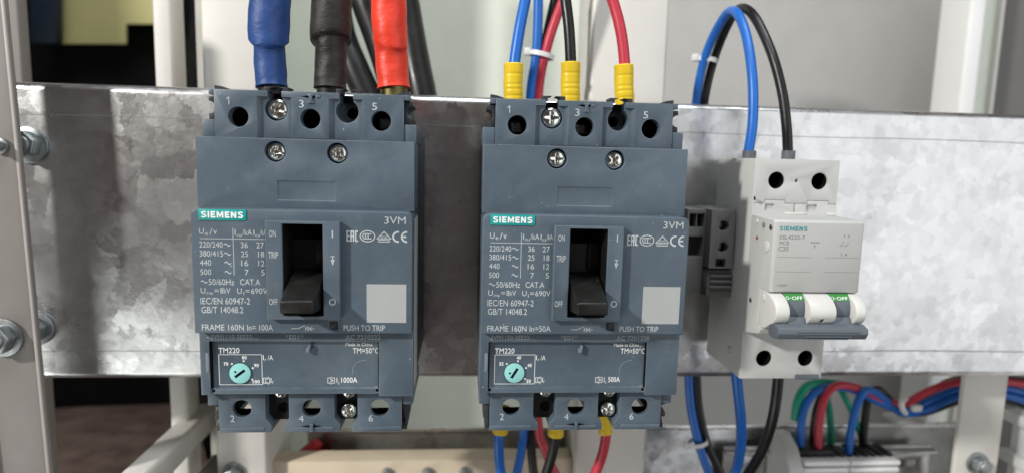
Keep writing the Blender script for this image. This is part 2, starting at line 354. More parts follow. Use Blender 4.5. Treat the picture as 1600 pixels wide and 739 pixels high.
# near upright on the left: folded steel strip with a front flange
up_ = MB()
up_.hexa([(-146,-22,-135),(-120.6,-22,-135),(-120.6,-20,-135),(-146,-20,-135),(-153,-22,130),(-126.8,-22,130),(-126.8,-20,130),(-153,-20,130)])
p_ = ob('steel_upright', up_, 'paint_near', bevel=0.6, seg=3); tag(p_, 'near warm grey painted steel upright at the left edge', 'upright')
ob('edge_lip', MB().hexa([(-121.8,-23.4,-135),(-120.4,-23.4,-135),(-120.4,-22.2,-135),(-121.8,-22.2,-135),(-128.0,-23.4,130),(-126.6,-23.4,130),(-126.6,-22.2,130),(-128.0,-22.2,130)]), 'lip', p_, bevel=0.5)
ob('side_lip', MB().hexa([(-146.0,-25.5,-135),(-143.6,-25.5,-135),(-143.6,-22.2,-135),(-146.0,-22.2,-135),(-153.0,-25.5,130),(-150.6,-25.5,130),(-150.6,-22.2,130),(-153.0,-22.2,130)]), 'lip', p_, bevel=0.5)
hexbolt('hex_bolt', 'large hex bolt cut by the left picture edge on the near upright', -136.3, -36.8, -22.3, 6.4, ang=0.1)
hexbolt('hex_bolt', 'small bolt head high on the near upright cut by the left edge', -131.6, 42.9, -22.3, 2.6, ang=0.6)

# uprights behind the plate
def post(name, label, x0, x1, y0, y1, z0, z1, mat_='paint', bev=2.0, lean=0.0):
    o = ob(name, MB().hexa([(x0-lean,y0,z0),(x1-lean,y0,z0),(x1-lean,y1,z0),(x0-lean,y1,z0),(x0+lean,y0,z1),(x1+lean,y0,z1),(x1+lean,y1,z1),(x0+lean,y1,z1)]), mat_, bevel=bev, seg=3)
    return tag(o, label, 'upright')
post('cabinet_upright', 'pale upright right behind the blue cable of the left breaker', -72.5, -46, 30, 75, -190, 190)
post('cabinet_upright', 'thick cream upright behind the yellow sleeved wires of the middle breaker', 120.0, 160.0, 32, 74, -200, 200)
post('cabinet_upright', 'slim pale upright left of the blue cable beside the dark opening', -103.5, -93.8, 48, 64, -260, 260, bev=2)
o = post('cabinet_upright', 'grey flange set back between the two pale left uprights', -93.6, -66, 76, 79, -260, 260, 'flange', 0.5)
post('cabinet_upright', 'dim grey upright in the dark behind the near left upright', -215, -177, 62, 70, -240, 260, 'paint_near', 1.0, 0)  # darker paint stands in for the shade on this upright
lp = post('support_post', 'flat grey post under the right end of the plate with a bolt', 341.5, 368.2, 28, 31, -240, -20, 'paint', 0.8)
b_ = hexbolt('hex_bolt', 'hex bolt on the flat post under the right end of the plate', 354.6, -124.8, 27.8, 5.0)
hexbolt('hex_bolt', 'blurred bolt on the pale upright below the left breaker', -63.3, -125.7, 29.8, 4.5)
# right hand door edge: white trim and grey leaf
tr = post('door_trim', 'white vertical trim strip behind the right end of the plate', 396.1, 408.3, 120, 150, -260, 260, 'duct', 3)
tr['category'] = 'trim'
dl = thing('hinged_panel', 'dark grey hinged cabinet panel beyond the white trim at upper right', 'cabinet panel', (0, 0, 0))
ob('leaf', MB().box(454.8, 760, 160, 164, -300, 300), 'wall_dark', dl, bevel=0.8)
ob('rebate', MB().box(432.9, 444.5, 152, 154, -300, 300), 'wall', dl)
ob('edge_strip', MB().box(442.4, 445.5, 148, 158, -300, 300), 'paint', dl, bevel=0.8)

# enclosure: back wall and the dark opening on the left
bw = structure(ob('back_wall', MB().box(-94, 188, 249, 252, -420, 420), 'wall'))
ob('wall_shaded_part', MB().box(188.6, 620, 249.2, 252, -420, 420), 'wall_shaded', bw)  # right part of the wall, split off to carry the darker tone
structure(ob('wall_return', MB().box(-96, -94, 96, 252, -420, 420), 'wall'))
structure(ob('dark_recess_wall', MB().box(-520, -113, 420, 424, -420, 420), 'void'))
structure(ob('recess_side', MB().box(-522, -519, 60, 424, -420, 420), 'brown'))
structure(ob('recess_floor', MB().hexa([(-520,70,-330),(-113,70,-330),(-113,420,-330),(-520,420,-330),(-520,70,-326),(-113,70,-326),(-113,420,-326),(-520,420,-326)]), 'brown'))
bd = ob('brown_board', MB().hexa([(-256.7, 150, -197.5),(-124.2, 150, -192.2),(-213.7, 330, -210.6),(-360.4, 330, -215.0),(-256.7, 150, -195.5),(-124.2, 150, -190.2),(-213.7, 330, -208.6),(-360.4, 330, -213.0)]), 'brown', bevel=0.5)
tag(bd, 'brown board lying slanted in the dark opening below the plate', 'board')
ol = ob('olive_board', MB().prism_y([(-355.4, 147.3),(-292.8, 149.7),(-291.8, 169.5),(-258.3, 170.8),(-252.5, 232.7),(-350.5, 228.1)], 395, 398), 'olive', bevel=0.5)
tag(ol, 'olive yellow sheet with a notched corner in the dark opening at upper left', 'sheet')
nv = ob('navy_strip', MB().prism_y([(-377.3, 144.5),(-351.9, 145.5),(-347.0, 223.8),(-372.0, 222.6)], 380, 390), 'navy', bevel=0.8)
tag(nv, 'dark navy vertical strip left of the olive sheet', 'strip')

# depth rail at lower left: square tube running towards the viewer
rl = MB().box(-100.6, -87.7, -80, 74, -119, -105)
rail = ob('depth_rail', rl, 'paint', bevel=2.2, seg=3); tag(rail, 'pale square rail running towards the viewer at lower left', 'rail')
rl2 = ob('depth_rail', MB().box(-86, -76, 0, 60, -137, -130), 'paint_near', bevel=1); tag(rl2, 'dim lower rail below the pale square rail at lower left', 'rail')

# lower tier
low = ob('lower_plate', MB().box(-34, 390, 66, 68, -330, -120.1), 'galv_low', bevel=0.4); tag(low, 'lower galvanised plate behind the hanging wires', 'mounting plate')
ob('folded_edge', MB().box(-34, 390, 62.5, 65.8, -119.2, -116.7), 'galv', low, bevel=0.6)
bar = ob('beige_bar', MB().box(-48.2, 119.7, 38, 52, -190, -124.4), 'beige', bevel=1.0); tag(bar, 'beige insulating bar along the bottom below the two grey breakers', 'bar')
for px in (600, 665, 725):
    hexbolt('hex_bolt', {600: 'leftmost of the three blurred bolts on the beige bar', 665: 'middle one of the three blurred bolts on the beige bar', 725: 'rightmost of the three blurred bolts on the beige bar'}[px], -45.3+(px-421)*0.3432, -131.5, 37.8, 2.6, group='bolts on the beige bar')
rc = ob('red_cap', tube([(-33.1, 58, -132.7), (-29.4, 58, -127.2), (-26.1, 58, -122.6)], 5, rfun=lambda t, a: 6.5-3.5*t), 'red_thing'); tag(rc, 'blurred red cable end behind the beige bar', 'cable end')

# ------------------------------------------------------------------ screws
def screw_mesh(r):
    k = 'screw%.1f' % r
    if k in _cache: return _cache[k]
    mb = MB(); n = 36; rings = [(r, 0), (r, -0.9), (r*0.93, -1.5), (r*0.7, -1.9), (r*0.35, -2.05)]
    vs_ = [(a*math.cos(2*math.pi*i/n), y, a*math.sin(2*math.pi*i/n)) for a, y in rings for i in range(n)]
    fs = [(j*n+i, j*n+(i+1) % n, (j+1)*n+(i+1) % n, (j+1)*n+i) for j in range(len(rings)-1) for i in range(n)]
    fs = [tuple(reversed(f)) for f in fs]+[tuple(range(n)), tuple((len(rings)-1)*n+i for i in range(n-1, -1, -1))]
    fs = [tuple(reversed(f)) for f in fs]
    mb.add(vs_, fs)
    w = r*0.15; cut = MB().prism_y([(-w,-r*.62),(w,-r*.62),(w,-w),(r*.62,-w),(r*.62,w),(w,w),(w,r*.62),(-w,r*.62),(-w,w),(-r*.62,w),(-r*.62,-w),(-w,-w)], -3, -0.9)
    cut2 = MB().box(-r*1.1, r*1.1, -3, -1.45, -r*0.10, r*0.10)
    cut3 = MB().cyl_y(0, 0, r*0.30, -3, -0.7, 8)
    return finish('screw', mb, [cut, cut2, cut3], bevel=0.12, key=k)
def screw(parent, x, z, y, r, rot, name='screw'):
    o = ob(name, screw_mesh(r), 'zinc', parent, loc=(x, y, z), rot=(random.uniform(-.05, .05), rot, random.uniform(-.05, .05))); return o

# ------------------------------------------------------------------ moulded case breakers
def rrect(x0, x1, z0, z1, r, n=5, corners=(1, 1, 1, 1)):
    out = []
    for (cx, cz, a0, on) in ((x0+r, z0+r, 180, corners[0]), (x1-r, z0+r, 270, corners[1]), (x1-r, z1-r, 0, corners[2]), (x0+r, z1-r, 90, corners[3])):
        if on: out += [(cx+r*math.cos(math.radians(a0+90*i/n)), cz+r*math.sin(math.radians(a0+90*i/n))) for i in range(n+1)]
        else: out.append((x0 if cx < (x0+x1)/2 else x1, z0 if cz < (z0+z1)/2 else z1))
    return out
def cup(parent, x, z, r, y0, y1, n=32):
    a = [2*math.pi*i/n for i in range(n)]
    mb = MB().add([(x+r*math.cos(t), y0, z+r*math.sin(t)) for t in a]+[(x+r*math.cos(t), y1, z+r*math.sin(t)) for t in a], [(i, (i+1) % n, (i+1) % n+n, i+n) for i in range(n)]+[tuple(range(n, 2*n))])
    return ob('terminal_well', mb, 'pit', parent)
def breaker(X, label, v):
    t = thing('moulded_case_breaker', label, 'circuit breaker', (X, -0.5, 0), 'grey three-pole breakers on the plate')
    K = lambda s: 'mccb_'+s
    # rear housing
    ob('base_housing', MB().box(-37.8, 37.8, 0, -44, -44, 52).box(-33, 33, 0, -30, 51.9, 64), 'dark', t, bevel=0.5, key=K('base'))
    ob('side_shell', MB().box(-38.0, 38.0, -44.2, -57, -45.6, 47.8), 'shade', t, bevel=0.4, key=K('shell'))
    # upper terminal block
    body = MB().box(-33.6, 33.6, -24, -57.5, 47.5, 65)
    cuts = []
    for x in (-25.4, 0, 25.4): cuts.append(MB().cyl_y(x, 55.5, 3.68, -60, -41, 40))
    for x in (-12.7, 12.7):
        cuts.append(MB().hexa([(x-6.6,-58,40),(x+6.9,-58,40),(x+5.0,-56.1,40),(x-4.8,-56.1,40),(x-6.6,-58,63.1),(x+6.9,-58,63.1),(x+5.0,-56.1,62.7),(x-4.8,-56.1,62.7)]))
        cuts.append(MB().cyl_y(x+0.3, 58.6, 4.15, -60, -47, 40)); cuts.append(MB().box(x-2.3, x+2.7, -60, -46.4, 59, 68))
        cuts.append(MB().cyl_y(x+0.6, 58.4, 2.2, -60, -40, 28))
    cuts.append(MB().prism_y([(-3.4, 63.4), (0.4, 62.6), (4.2, 63.4), (0.4, 64.0)], -60, -55))
    tb = ob('terminal_block', body, 'grey', t, cuts, 0.28, key=K('tbu'))
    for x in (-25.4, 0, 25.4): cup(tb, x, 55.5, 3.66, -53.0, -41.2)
    for x in v['inner']:
        s2 = screw(tb, x+0.4, 55.0, -45.5, 3.0, 0.7); s2.name = 'clamp_screw'; s2.data = s2.data.copy(); s2.data.materials.clear(); s2.data.materials.append(M['steel'])
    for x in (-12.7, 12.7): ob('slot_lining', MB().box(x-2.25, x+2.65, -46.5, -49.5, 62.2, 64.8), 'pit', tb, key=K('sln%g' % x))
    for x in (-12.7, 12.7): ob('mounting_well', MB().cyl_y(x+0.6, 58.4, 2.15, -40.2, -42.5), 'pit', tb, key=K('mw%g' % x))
    for s in (-1, 1):
        a, b = sorted((s*33.7, s*38.2)); ob('mounting_ear', MB().box(a, b, -30, -57.0, 47.6, 54.4), 'grey', tb, bevel=0.25, key=K('ear%d' % s))
        a, b = sorted((s*33.7, s*35.6)); ob('corner_lip', MB().box(a, b, -42, -57.3, 63.1, 65.1), 'grey', tb, bevel=0.25, key=K('lip%d' % s))
    for s in (-1, 1):
        pts = [(33.7, 54.5), (36.7, 54.5), (36.7, 56.5)]+[(36.7+2.3*math.cos(math.radians(a)), 58.8+2.3*math.sin(math.radians(a))) for a in range(270, 89, -15)]+[(36.7, 62.7), (33.7, 62.7)]
        pts = pts if s > 0 else [(-x, z) for x, z in reversed(pts)]
        ob('phase_barrier_slot', MB().prism_y(pts, -38, -54.5), 'dark', tb, bevel=0.15, key=K('pbs%d' % s))
    for x, d_ in ((-15.2, 1), (-8.6, -1), (10.2, 1), (17.0, -1)):
        hk = [(x-0.9, 64.6), (x+0.9, 64.6), (x+0.9, 65.9), (x+0.9+max(0, d_)*1.8, 66.5), (x-0.9+min(0, d_)*1.8, 66.5), (x-0.9, 65.9)]
        ob('snap_hook', MB().prism_y(hk, -50, -57.2), 'dark', tb, bevel=0.1, key=K('hook%g' % x))
    for s in (-1, 1):
        ob('corner_hook', MB().prism_y([(35.4, 65.2), (35.4, 66.9), (33, 66.6), (28.8, 65.2)] if s > 0 else [(-28.8, 65.2), (-33, 66.6), (-35.4, 66.9), (-35.4, 65.2)], -48, -52), 'dark', tb, key=K('chook%d' % s))
    clip = MB().box(-0.2, 0.9, -55.4, -58.3, 61.2, 64.2).box(-0.9, 1.5, -55.4, -58.1, 63.6, 64.3).box(-0.8, 1.4, -55.4, -58.1, 61.0, 61.7).box(2.0, 3.6, -55.4, -57.9, 63.0, 63.9)
    ob('clip', clip, 'grey', tb, bevel=0.15, key=K('clip'))
    ob('terminal_number', MB().stroke([(-29.25, 61.7), (-28.45, 62.35), (-28.45, 59.8)], 0.28, -57.55), 'ink', tb, key=K('n1'))
    for d_, a, b, c_, e_ in (('3', -3.9, -2.2, 59.4, 62.1), ('5', 22.2, 24.0, 59.3, 61.9)): ob('terminal_number', MB().text(d_, a, b, c_, e_, -57.55), 'ink', tb, key=K('n'+d_))
    # upper cover
    uc = ob('upper_cover', MB().box(-38.1, 38.1, -46, -63.6, 23.0, 48.0), 'grey', t,
        [MB().cyl_y(-10.95, 43.4, 3.72, -70, -58, 40), MB().cyl_y(10.75, 43.35, 3.72, -70, -58, 40), MB().box(-10.4, 10.1, -70, -63.28, 26.2, 33.2)], 0.55, 3, key=K('uc'))
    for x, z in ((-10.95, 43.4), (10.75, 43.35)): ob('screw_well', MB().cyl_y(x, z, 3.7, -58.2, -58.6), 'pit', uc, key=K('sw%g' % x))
    screw(uc, -10.95, 43.4, -60.4, 3.25, v['rot'][0]); screw(uc, 10.75, 43.35, -60.4, 3.25, v['rot'][1])
    ob('cover_seam', MB().box(-12.5, 12.5, -56.8, -59.5, 48.05, 48.45), 'dark', uc, key=K('seam'))
    # front cover
    fc = ob('front_cover', MB().prism_y(rrect(-38.1, 38.1, -21.0, 23.2, 2.6, corners=(0, 0, 1, 1)), -46.5, -70), 'grey', t,
        [MB().box(-6.7, 7.3, -90, -30, -14.1, 18.8), MB().box(8.6, 11.6, -80, -69.1, -19.4, -16.5)], 0.55, 3, key=K('fc'))
    ob('trip_button', MB().box(9.0, 11.2, -68.9, -69.5, -19.0, -16.9), 'dark', fc, bevel=0.1, key=K('trip'))
    es = ob('handle_frame', MB().box(-12.4, 13.15, -69.7, -72.6, -15.2, 19.65), 'grey', fc, [MB().box(-6.55, 7.2, -80, -60, -14.0, 18.8)], 0.5, 3, key=K('esc'))
    well = MB().box(-6.9, -6.72, -46, -73, -14.2, 18.9).box(7.32, 7.5, -46, -73, -14.2, 18.9)
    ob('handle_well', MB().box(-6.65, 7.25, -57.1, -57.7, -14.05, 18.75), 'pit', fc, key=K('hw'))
    ln = MB().box(-6.60, -6.50, -57, -72.0, -13.95, 18.7).box(7.05, 7.15, -57, -72.0, -13.95, 18.7).box(-6.5, 7.05, -57, -72.0, 18.6, 18.72).box(-6.5, 7.05, -57, -72.0, -13.98, -13.85)
    ob('well_lining', ln, 'black', fc, key=K('lin'))
    ob('slider', MB().box(-6.4, 7.0, -58, -61, -4, 12).box(2.2, 6.6, -61, -62, 2, 12), 'black', fc, bevel=0.3, key=K('sld'))
    # lever, thrown down to OFF
    lv = MB().hexa([(-5.0,-82.5,-10.6),(6.1,-82.5,-10.6),(6.7,-58,-13.6),(-6.2,-58,-13.6),(-5.0,-82.5,-6.2),(6.1,-82.5,-6.2),(6.7,-58,2.0),(-6.2,-58,2.0)])
    lv = MB().prism_x([], 0, 1) if False else lv
    ob('toggle_lever', lv, 'lever', t, bevel=0.7, seg=3, key=K('lev'))
    # logo plate
    lg = ob('logo_plate', MB().box(-35.3, -19.25, -69.9, -70.3, 19.3, 23.1), 'teal', fc, bevel=0.08, key=K('logo'))
    ob('logo_lettering', logo(MB(), -34.4, -20.2, 20.2, 22.35, -70.36, 0.26), 'white_ink', lg, key=K('logot'))
    # printed rating table and marks
    y = -70.05; w = 0.24
    T = MB()
    T.text('U', -35.3, -33.7, 14.4, 16.4, y).text('e', -33.3, -32.3, 14.0, 15.0, y).text('/', -31.8, -30.8, 14.2, 16.5, y).text('v', -30.5, -29.3, 14.3, 15.9, y)
    T.text('I', -23.35, -23.05, 14.2, 16.2, y).text('cu', -22.7, -21.0, 13.7, 14.5, y).text('/kA', -20.7, -17.5, 14.2, 16.3, y)
    T.text('I', -16.95, -16.65, 14.2, 16.2, y).text('cs', -16.3, -14.9, 13.7, 14.5, y).text('/kA', -14.7, -12.6, 14.2, 16.3, y)
    T.rect(-35.1, -12.5, 12.75, 12.95, y); T.rect(-24.05, -23.85, 0.0, 16.6, y)
    def tilde(x, z): T.stroke([(x+2.2*i/10, z+0.42*math.sin(2*math.pi*i/10)) for i in range(11)], 0.3, y)
    for z, a, xa, b, c, cx0 in ((9.75, '220/240', -27.5, '36', '27', -16.1), (6.55, '380/415', -27.5, '25', '18', -15.6), (3.35, '440', -31.6, '16', '12', -15.6), (0.05, '500', -31.7, '7', '5', -14.7)):
        T.text(a, -35.4, xa, z, z+2.05, y); T.text(b, -21.4 if b != '7' else -20.3, -19.0, z, z+2.05, y); T.text(c, cx0, -13.5, z, z+2.05, y); tilde(-27.1, z+1.0)
    tilde(-35.3, -2.4)
    T.text('50/60Hz', -32.7, -24.0, -3.5, -1.35, y).text('CAT.A', -22.0, -15.1, -3.45, -1.3, y)
    T.text('U', -35.5, -33.9, -6.5, -4.5, y).text('imp', -33.5, -31.3, -7.1, -5.9, y).text('=', -30.8, -29.4, -5.9, -5.1, y).text('8kV', -28.9, -25.4, -6.5, -4.5, y)
    T.text('U', -23.1, -21.5, -6.55, -4.55, y).text('i', -21.0, -20.7, -7.0, -5.8, y).text('=', -20.3, -18.8, -5.95, -5.15, y).text('690V', -18.3, -12.7, -6.55, -4.55, y)
    ob('rating_table', T, 'ink', fc, key=K('rt')); T = MB()
    T.text('IEC/EN 60947-2', -35.7, -18.8, -10.4, -8.1, y).text('GB/T 14048.2', -35.5, -21.2, -13.6, -11.3, y)
    ob('standards_print', T, 'ink', fc, key=K('std')); T = MB()
    T.text(v['frame'][0], -35.6, -21.2, -19.85, -17.7, y).text(v['frame'][1], -20.0, v['frame'][2], -19.85, -17.7, y)
    ob('frame_print', T, 'ink', fc, key=K('fr'+v['id'])); ob('type_print', MB().text('3VM', 28.2, 35.7, 19.0, 21.6, y), 'ink', fc, key=K('3vm')); T = MB()
    T.text('PUSH TO TRIP', 13.7, 28.4, -19.8, -17.75, y)
    ob('trip_print', T, 'ink', fc, key=K('ptt')); T = MB()
    T.stroke([(-4.6, -19.1), (-2.4, -19.1), (0.0, -18.0)], 0.2, y).stroke([(0.1, -19.1), (3.5, -19.1)], 0.2, y).stroke([(0.35, -20.0), (0.35, -18.2)], 0.2, y)
    T.stroke([(1.0, -20.0), (2.7, -18.2)], 0.2, y).stroke([(1.0, -18.2), (2.7, -20.0)], 0.2, y).stroke([(1.1, -18.2), (1.1, -20.0)], 0.18, y)
    ob('switch_symbol', T, 'ink', fc, key=K('sws'))
    T = MB(); z0, z1 = 12.55, 16.45
    for x in (14.95,): T.rect(x, x+.45, z0, z1, y); [T.rect(x+.45, x+1.15, zz, zz+.5, y) for zz in (z0, z0+1.7, z1-.5)]
    T.rect(16.3, 16.75, z0, z1, y).rect(17.2, 17.65, z0, z1, y).rect(16.75, 17.2, z1-.5, z1, y).rect(16.75, 17.2, z0+1.6, z0+2.1, y)
    T.rect(17.95, 18.4, z0, z1, y).rect(18.4, 19.0, z1-.5, z1, y).rect(18.4, 19.0, z0, z0+.5, y)
    T.arc(22.3, 14.5, 2.55, 1.95, 0, 360, 0.32, y, 40)
    for cx in (21.4, 22.3, 23.2): T.arc(cx, 14.5, 0.75, 0.95, 50, 310, 0.3, y, 14)
    T.stroke([(25.7, 13.7), (28.1, 16.2), (30.5, 13.7)], 0.34, y, True); T.rect(26.0, 30.2, 13.05, 13.3, y); T.rect(26.0, 30.2, 12.45, 12.7, y); T.rect(26.0, 26.25, 12.5, 13.2, y); T.rect(29.95, 30.2, 12.5, 13.2, y)
    T.text('DVE', 27.0, 29.2, 13.95, 14.75, y, 0.01)
    T.arc(33.0, 14.45, 1.75, 1.75, 80, 280, 0.62, y, 20); T.arc(36.05, 14.45, 1.75, 1.75, 85, 275, 0.62, y, 20); T.rect(34.5, 35.9, 14.15, 14.75, y)
    ob('approval_marks', T, 'ink', fc, key=K('marks'))
    ob('code_label', MB().box(21.9, 36.0, -69.95, -70.08, -16.8, -2.7), 'sticker', fc, key=K('lab'))
    y2 = -72.65
    T = MB().text('ON', -10.9, -8.6, 14.1, 16.4, y2).text('TRIP', -11.3, -8.0, 6.6, 8.9, y2).text('OFF', -11.4, -8.5, -9.9, -7.75, y2)
    T.rect(10.45, 10.8, 14.1, 16.7, y2).rect(9.9, 11.3, 7.4, 7.65, y2).rect(10.5, 10.75, 5.4, 7.4, y2).add([(9.95, y2, 6.4), (10.62, y2, 4.4), (11.3, y2, 6.4)], [(0, 1, 2)]).arc(10.4, -8.7, 1.0, 1.05, 0, 360, 0.36, y2, 28)
    ob('position_print', T, 'ink', es, key=K('pos'))
    # trip unit
    lc = ob('trip_unit', MB().box(-38.1, 38.1, -46, -66.4, -45.8, -21.3), 'grey', t,
        [MB().box(-34.9, 25.7, -75, -64.5, -43.1, -24.9), MB().box(-34.9, 25.7, -75, -65.7, -48, -43.0), MB().box(-60, 25.75, -80, -40, -50, -45.05), MB().box(-34.7, -33.5, -75, -60, -44.5, -43.2), MB().box(24.4, 25.6, -75, -60, -44.5, -43.2), MB().box(-36.4, -34, -75, -65.7, -36.7, -29.2)], 0.3, key=K('lc'))
    ob('latch', MB().box(-36.3, -35.0, -65.3, -66.5, -36.6, -29.3), 'grey_light', lc, bevel=0.15, key=K('latch'))
    ob('gap_and_shade_line', MB().box(-34.88, -34.35, -64.4, -65.9, -43.0, -25.0), 'pit', lc, key=K('gapl'))
    ob('gap_and_shade_line', MB().box(25.25, 25.68, -64.4, -65.6, -43.0, -25.0), 'pit', lc, key=K('gapr'))
    ob('gap_and_shade_line', MB().box(-34.3, 25.2, -64.4, -64.9, -25.25, -24.92), 'pit', lc, key=K('shadet'))  # dark strip put in as the shadow under the upper edge
    T = MB().text(v['code'], -34.1, -17.6, -24.1, -22.4, -66.45).text('*E01*', -7.8, -1.4, -24.1, -22.3, -66.45).text(v['serial'], 13.7, 26.3, -24.2, -22.4, -66.45)
    ob('order_print', T, 'ink_dim', lc, key=K('ord'+v['id']))
    y3 = -64.56
    T = MB().text('Made in China', 13.3, 23.1, -27.2, -25.9, y3, 0.01).text('TM=50\u00b0C', 15.9, 25.5, -30.0, -27.8, y3, 0.01).text('TM220', -32.3, -24.9, -30.0, -27.9, y3, 0.01)
    T.stroke([(-32.3, -30.5), (-17.0, -30.5), (-17.0, -41.9), (-32.3, -41.9)], 0.2, y3, True)
    T.text('I', -16.6, -16.3, -32.5, -30.7, y3).text('r', -15.9, -15.4, -33.0, -32.0, y3).text('/A', -14.9, -13.0, -32.6, -30.7, y3)
    T.stroke([(-16.6, -39.4), (-14.4, -39.4), (-14.4, -41.4), (-16.6, -41.4)], 0.2, y3, True).stroke([(-15.9, -39.8), (-15.9, -41.0), (-15.0, -41.0)], 0.2, y3).stroke([(-15.9, -39.8), (-15.0, -39.8)], 0.2, y3)
    T.rect(-15.0, -14.8, -39.4, -38.9, y3).rect(-15.0, -14.8, -42.0, -41.4, y3).rect(-14.0, -13.75, -41.2, -39.4, y3).text('r', -13.5, -13.0, -41.6, -40.6, y3)
    T.stroke([(6.7, -39.4), (9.2, -39.4), (9.2, -41.4), (6.7, -41.4)], 0.2, y3, True).stroke([(7.5, -39.8), (8.7, -40.4), (7.5, -41.0)], 0.24, y3).rect(7.8, 8.0, -39.4, -38.9, y3).rect(7.8, 8.0, -42.0, -41.4, y3)
    T.rect(9.9, 10.15, -41.3, -39.3, y3).text('i', 10.6, 10.85, -41.9, -40.9, y3).text(v['ii'], 11.6, v['iix'], -41.3, -39.2, y3, 0.012)
    for n_, (bx, bz), (dx, dz) in zip(v['dial'], ((-29.8, -34.0), (-23.2, -31.6), (-19.0, -34.6), (-19.2, -40.8)), ((-27.7, -34.0), (-23.5, -32.95), (-20.35, -35.6), (-20.7, -39.9))):
        hw = 0.42*len(n_); T.text(n_, bx-hw, bx+hw, bz-0.68, bz+0.68, y3, 0.03); T.disc(dx, dz, 0.36, y3, 14)
    ob('setting_print', T, 'white_ink', lc, key=K('set'+v['id']))
    ob('dial_ring', MB().cyl_y(-24.75, -37.5, 4.05, -64.2, -64.58, 44), 'dark', lc, key=K('ring'))
    dd = ob('setting_dial', MB().cyl_y(0, 0, 3.8, -64.1, -65.2, 44), 'dial', lc, bevel=0.2, key=K('dial'), loc=(-24.75, 0, -37.5), rot=(0, v['turn'], 0))
    ob('dial_slot', MB().box(-2.2, 2.2, -65.0, -65.24, -0.5, 0.5).cyl_y(-0.9, 1.5, 0.4, -65.0, -65.24, 14), 'pit', dd, key=K('dslot'))
    ob('sealing_peg', MB().prism_y([(-0.7, -29.2), (0.5, -29.2), (1.0, -26.3), (0.3, -26.3), (-0.1, -27.6), (-0.7, -27.6)], -64.4, -66.4), 'grey_light', lc, bevel=0.15, key=K('peg'))
    ob('mould_mark', MB().arc(20.3, -37.2, 4.6, 4.6, 85, 190, 0.12, y3, 20).arc(23.7, -41.0, 2.0, 2.0, 270, 345, 0.25, y3, 8), 'ink_dim', lc, key=K('mm'))
    # lower terminal block: front wall over open wire chambers
    wall_ = MB().box(-33.7, 33.7, -24, -62.4, -61.4, -45.2)
    cuts = []
    for x in (-25.4, 0, 25.4):
        cuts.append(MB().cyl_y(x, -52.1, 3.45, -70, -58, 40)); cuts.append(MB().box(x-7.4, x+7.4, -60.2, -10, -59.5, -46.2)); cuts.append(MB().box(x-7.3, x+7.3, -44.6, -10, -70, -52))
    for x in (-12.7, 12.7):
        x += 0.15
        cuts.append(MB().prism_y([(x-4.35, -40), (x-4.35, -56), (x-2.4, -58.6), (x-2.4, -66), (x+2.4, -66), (x+2.4, -58.6), (x+4.35, -56), (x+4.35, -40)], -70, -53))
        cuts.append(MB().cyl_y(x+0.9, -53.6, 2.15, -70, -46, 24)); cuts.append(MB().box(x-2.35, x+2.35, -70, -20, -66, -58.4))
    lt = ob('terminal_block', wall_, 'grey', t, cuts, 0.25, key=K('tbl'))
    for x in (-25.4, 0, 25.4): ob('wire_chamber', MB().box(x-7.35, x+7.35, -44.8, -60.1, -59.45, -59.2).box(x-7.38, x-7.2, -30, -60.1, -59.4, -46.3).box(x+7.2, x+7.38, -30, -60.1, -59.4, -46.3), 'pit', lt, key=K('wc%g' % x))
    for x in (-12.7, 12.7):
        x += 0.15
        ob('mounting_well', MB().prism_y([(x-4.3, -45.4), (x-4.3, -56), (x-2.5, -58.3), (x+2.5, -58.3), (x+4.3, -56), (x+4.3, -45.4)], -52.5, -57.6), 'black', lt, key=K('lmw%g' % x))
        ob('well_hole', MB().cyl_y(x+0.9, -53.6, 2.1, -57.5, -57.65), 'pit', lt, key=K('lwh%g' % x))
        s2 = screw(lt, x+0.6, -46.6, -58.3, 2.6, 0.4); s2.name = 'inner_screw'
    for s in (-1, 1):
        a, b = sorted((s*33.75, s*37.9)); ob('mounting_ear', MB().box(a, b, -30, -61.8, -51.0, -45.9), 'grey', lt, bevel=0.25, key=K('lear%d' % s))
    for s in (-1, 1):
        pts = [(33.8, -51.1), (37.6, -51.1), (34.4, -52.4), (36.2, -55.2), (36.2, -57.0), (33.9, -57.1), (35.5, -59.9), (35.5, -61.5), (33.8, -61.5)]
        pts = list(reversed(pts)) if s > 0 else [(-x, z) for x, z in pts]
        ob('phase_barrier_slot', MB().prism_y(pts, -40, -60.5), 'dark', lt, bevel=0.12, key=K('pbl%d' % s))
    for a, b in ((-33.5, -17.5), (-8.0, 8.0), (17.9, 33.5)): ob('foot_rib', MB().box(a, b, -62.3, -62.7, -60.9, -59.4), 'grey', lt, bevel=0.2, key=K('rib%g' % a))
    ob('clip', MB().box(-0.5, 0.7, -62.0, -63.4, -60.8, -57.9), 'grey', lt, bevel=0.15, key=K('clip2'))
    ob('clip_slit', MB().prism_y([(-3.6, -59.0), (0.2, -58.6), (3.6, -59.0), (0.2, -59.7)], -62.6, -62.73), 'pit', lt, key=K('slit2'))
    for d_, a, b, c_, e_ in (('2', -29.7, -28.2, -57.2, -54.6), ('4', -4.6, -2.9, -57.3, -54.8), ('6', 21.3, 22.9, -57.4, -54.8)): ob('terminal_number', MB().text(d_, a, b, c_, e_, -62.45), 'ink', lt, key=K('n'+d_))
    # fixing screws in the mounting wells
    screw(tb, -12.4, 58.7, -53.0, 3.75, v['rot'][2], 'fixing_screw'); screw(lt, 13.2, -54.4, -58.2, 3.05, v['rot'][3], 'fixing_screw')
    # printed label on the right flank
    ob('side_label', MB().box(38.12, 38.25, -47, -61, -44, 20), 'sticker', t, key=K('sl'))
    return t
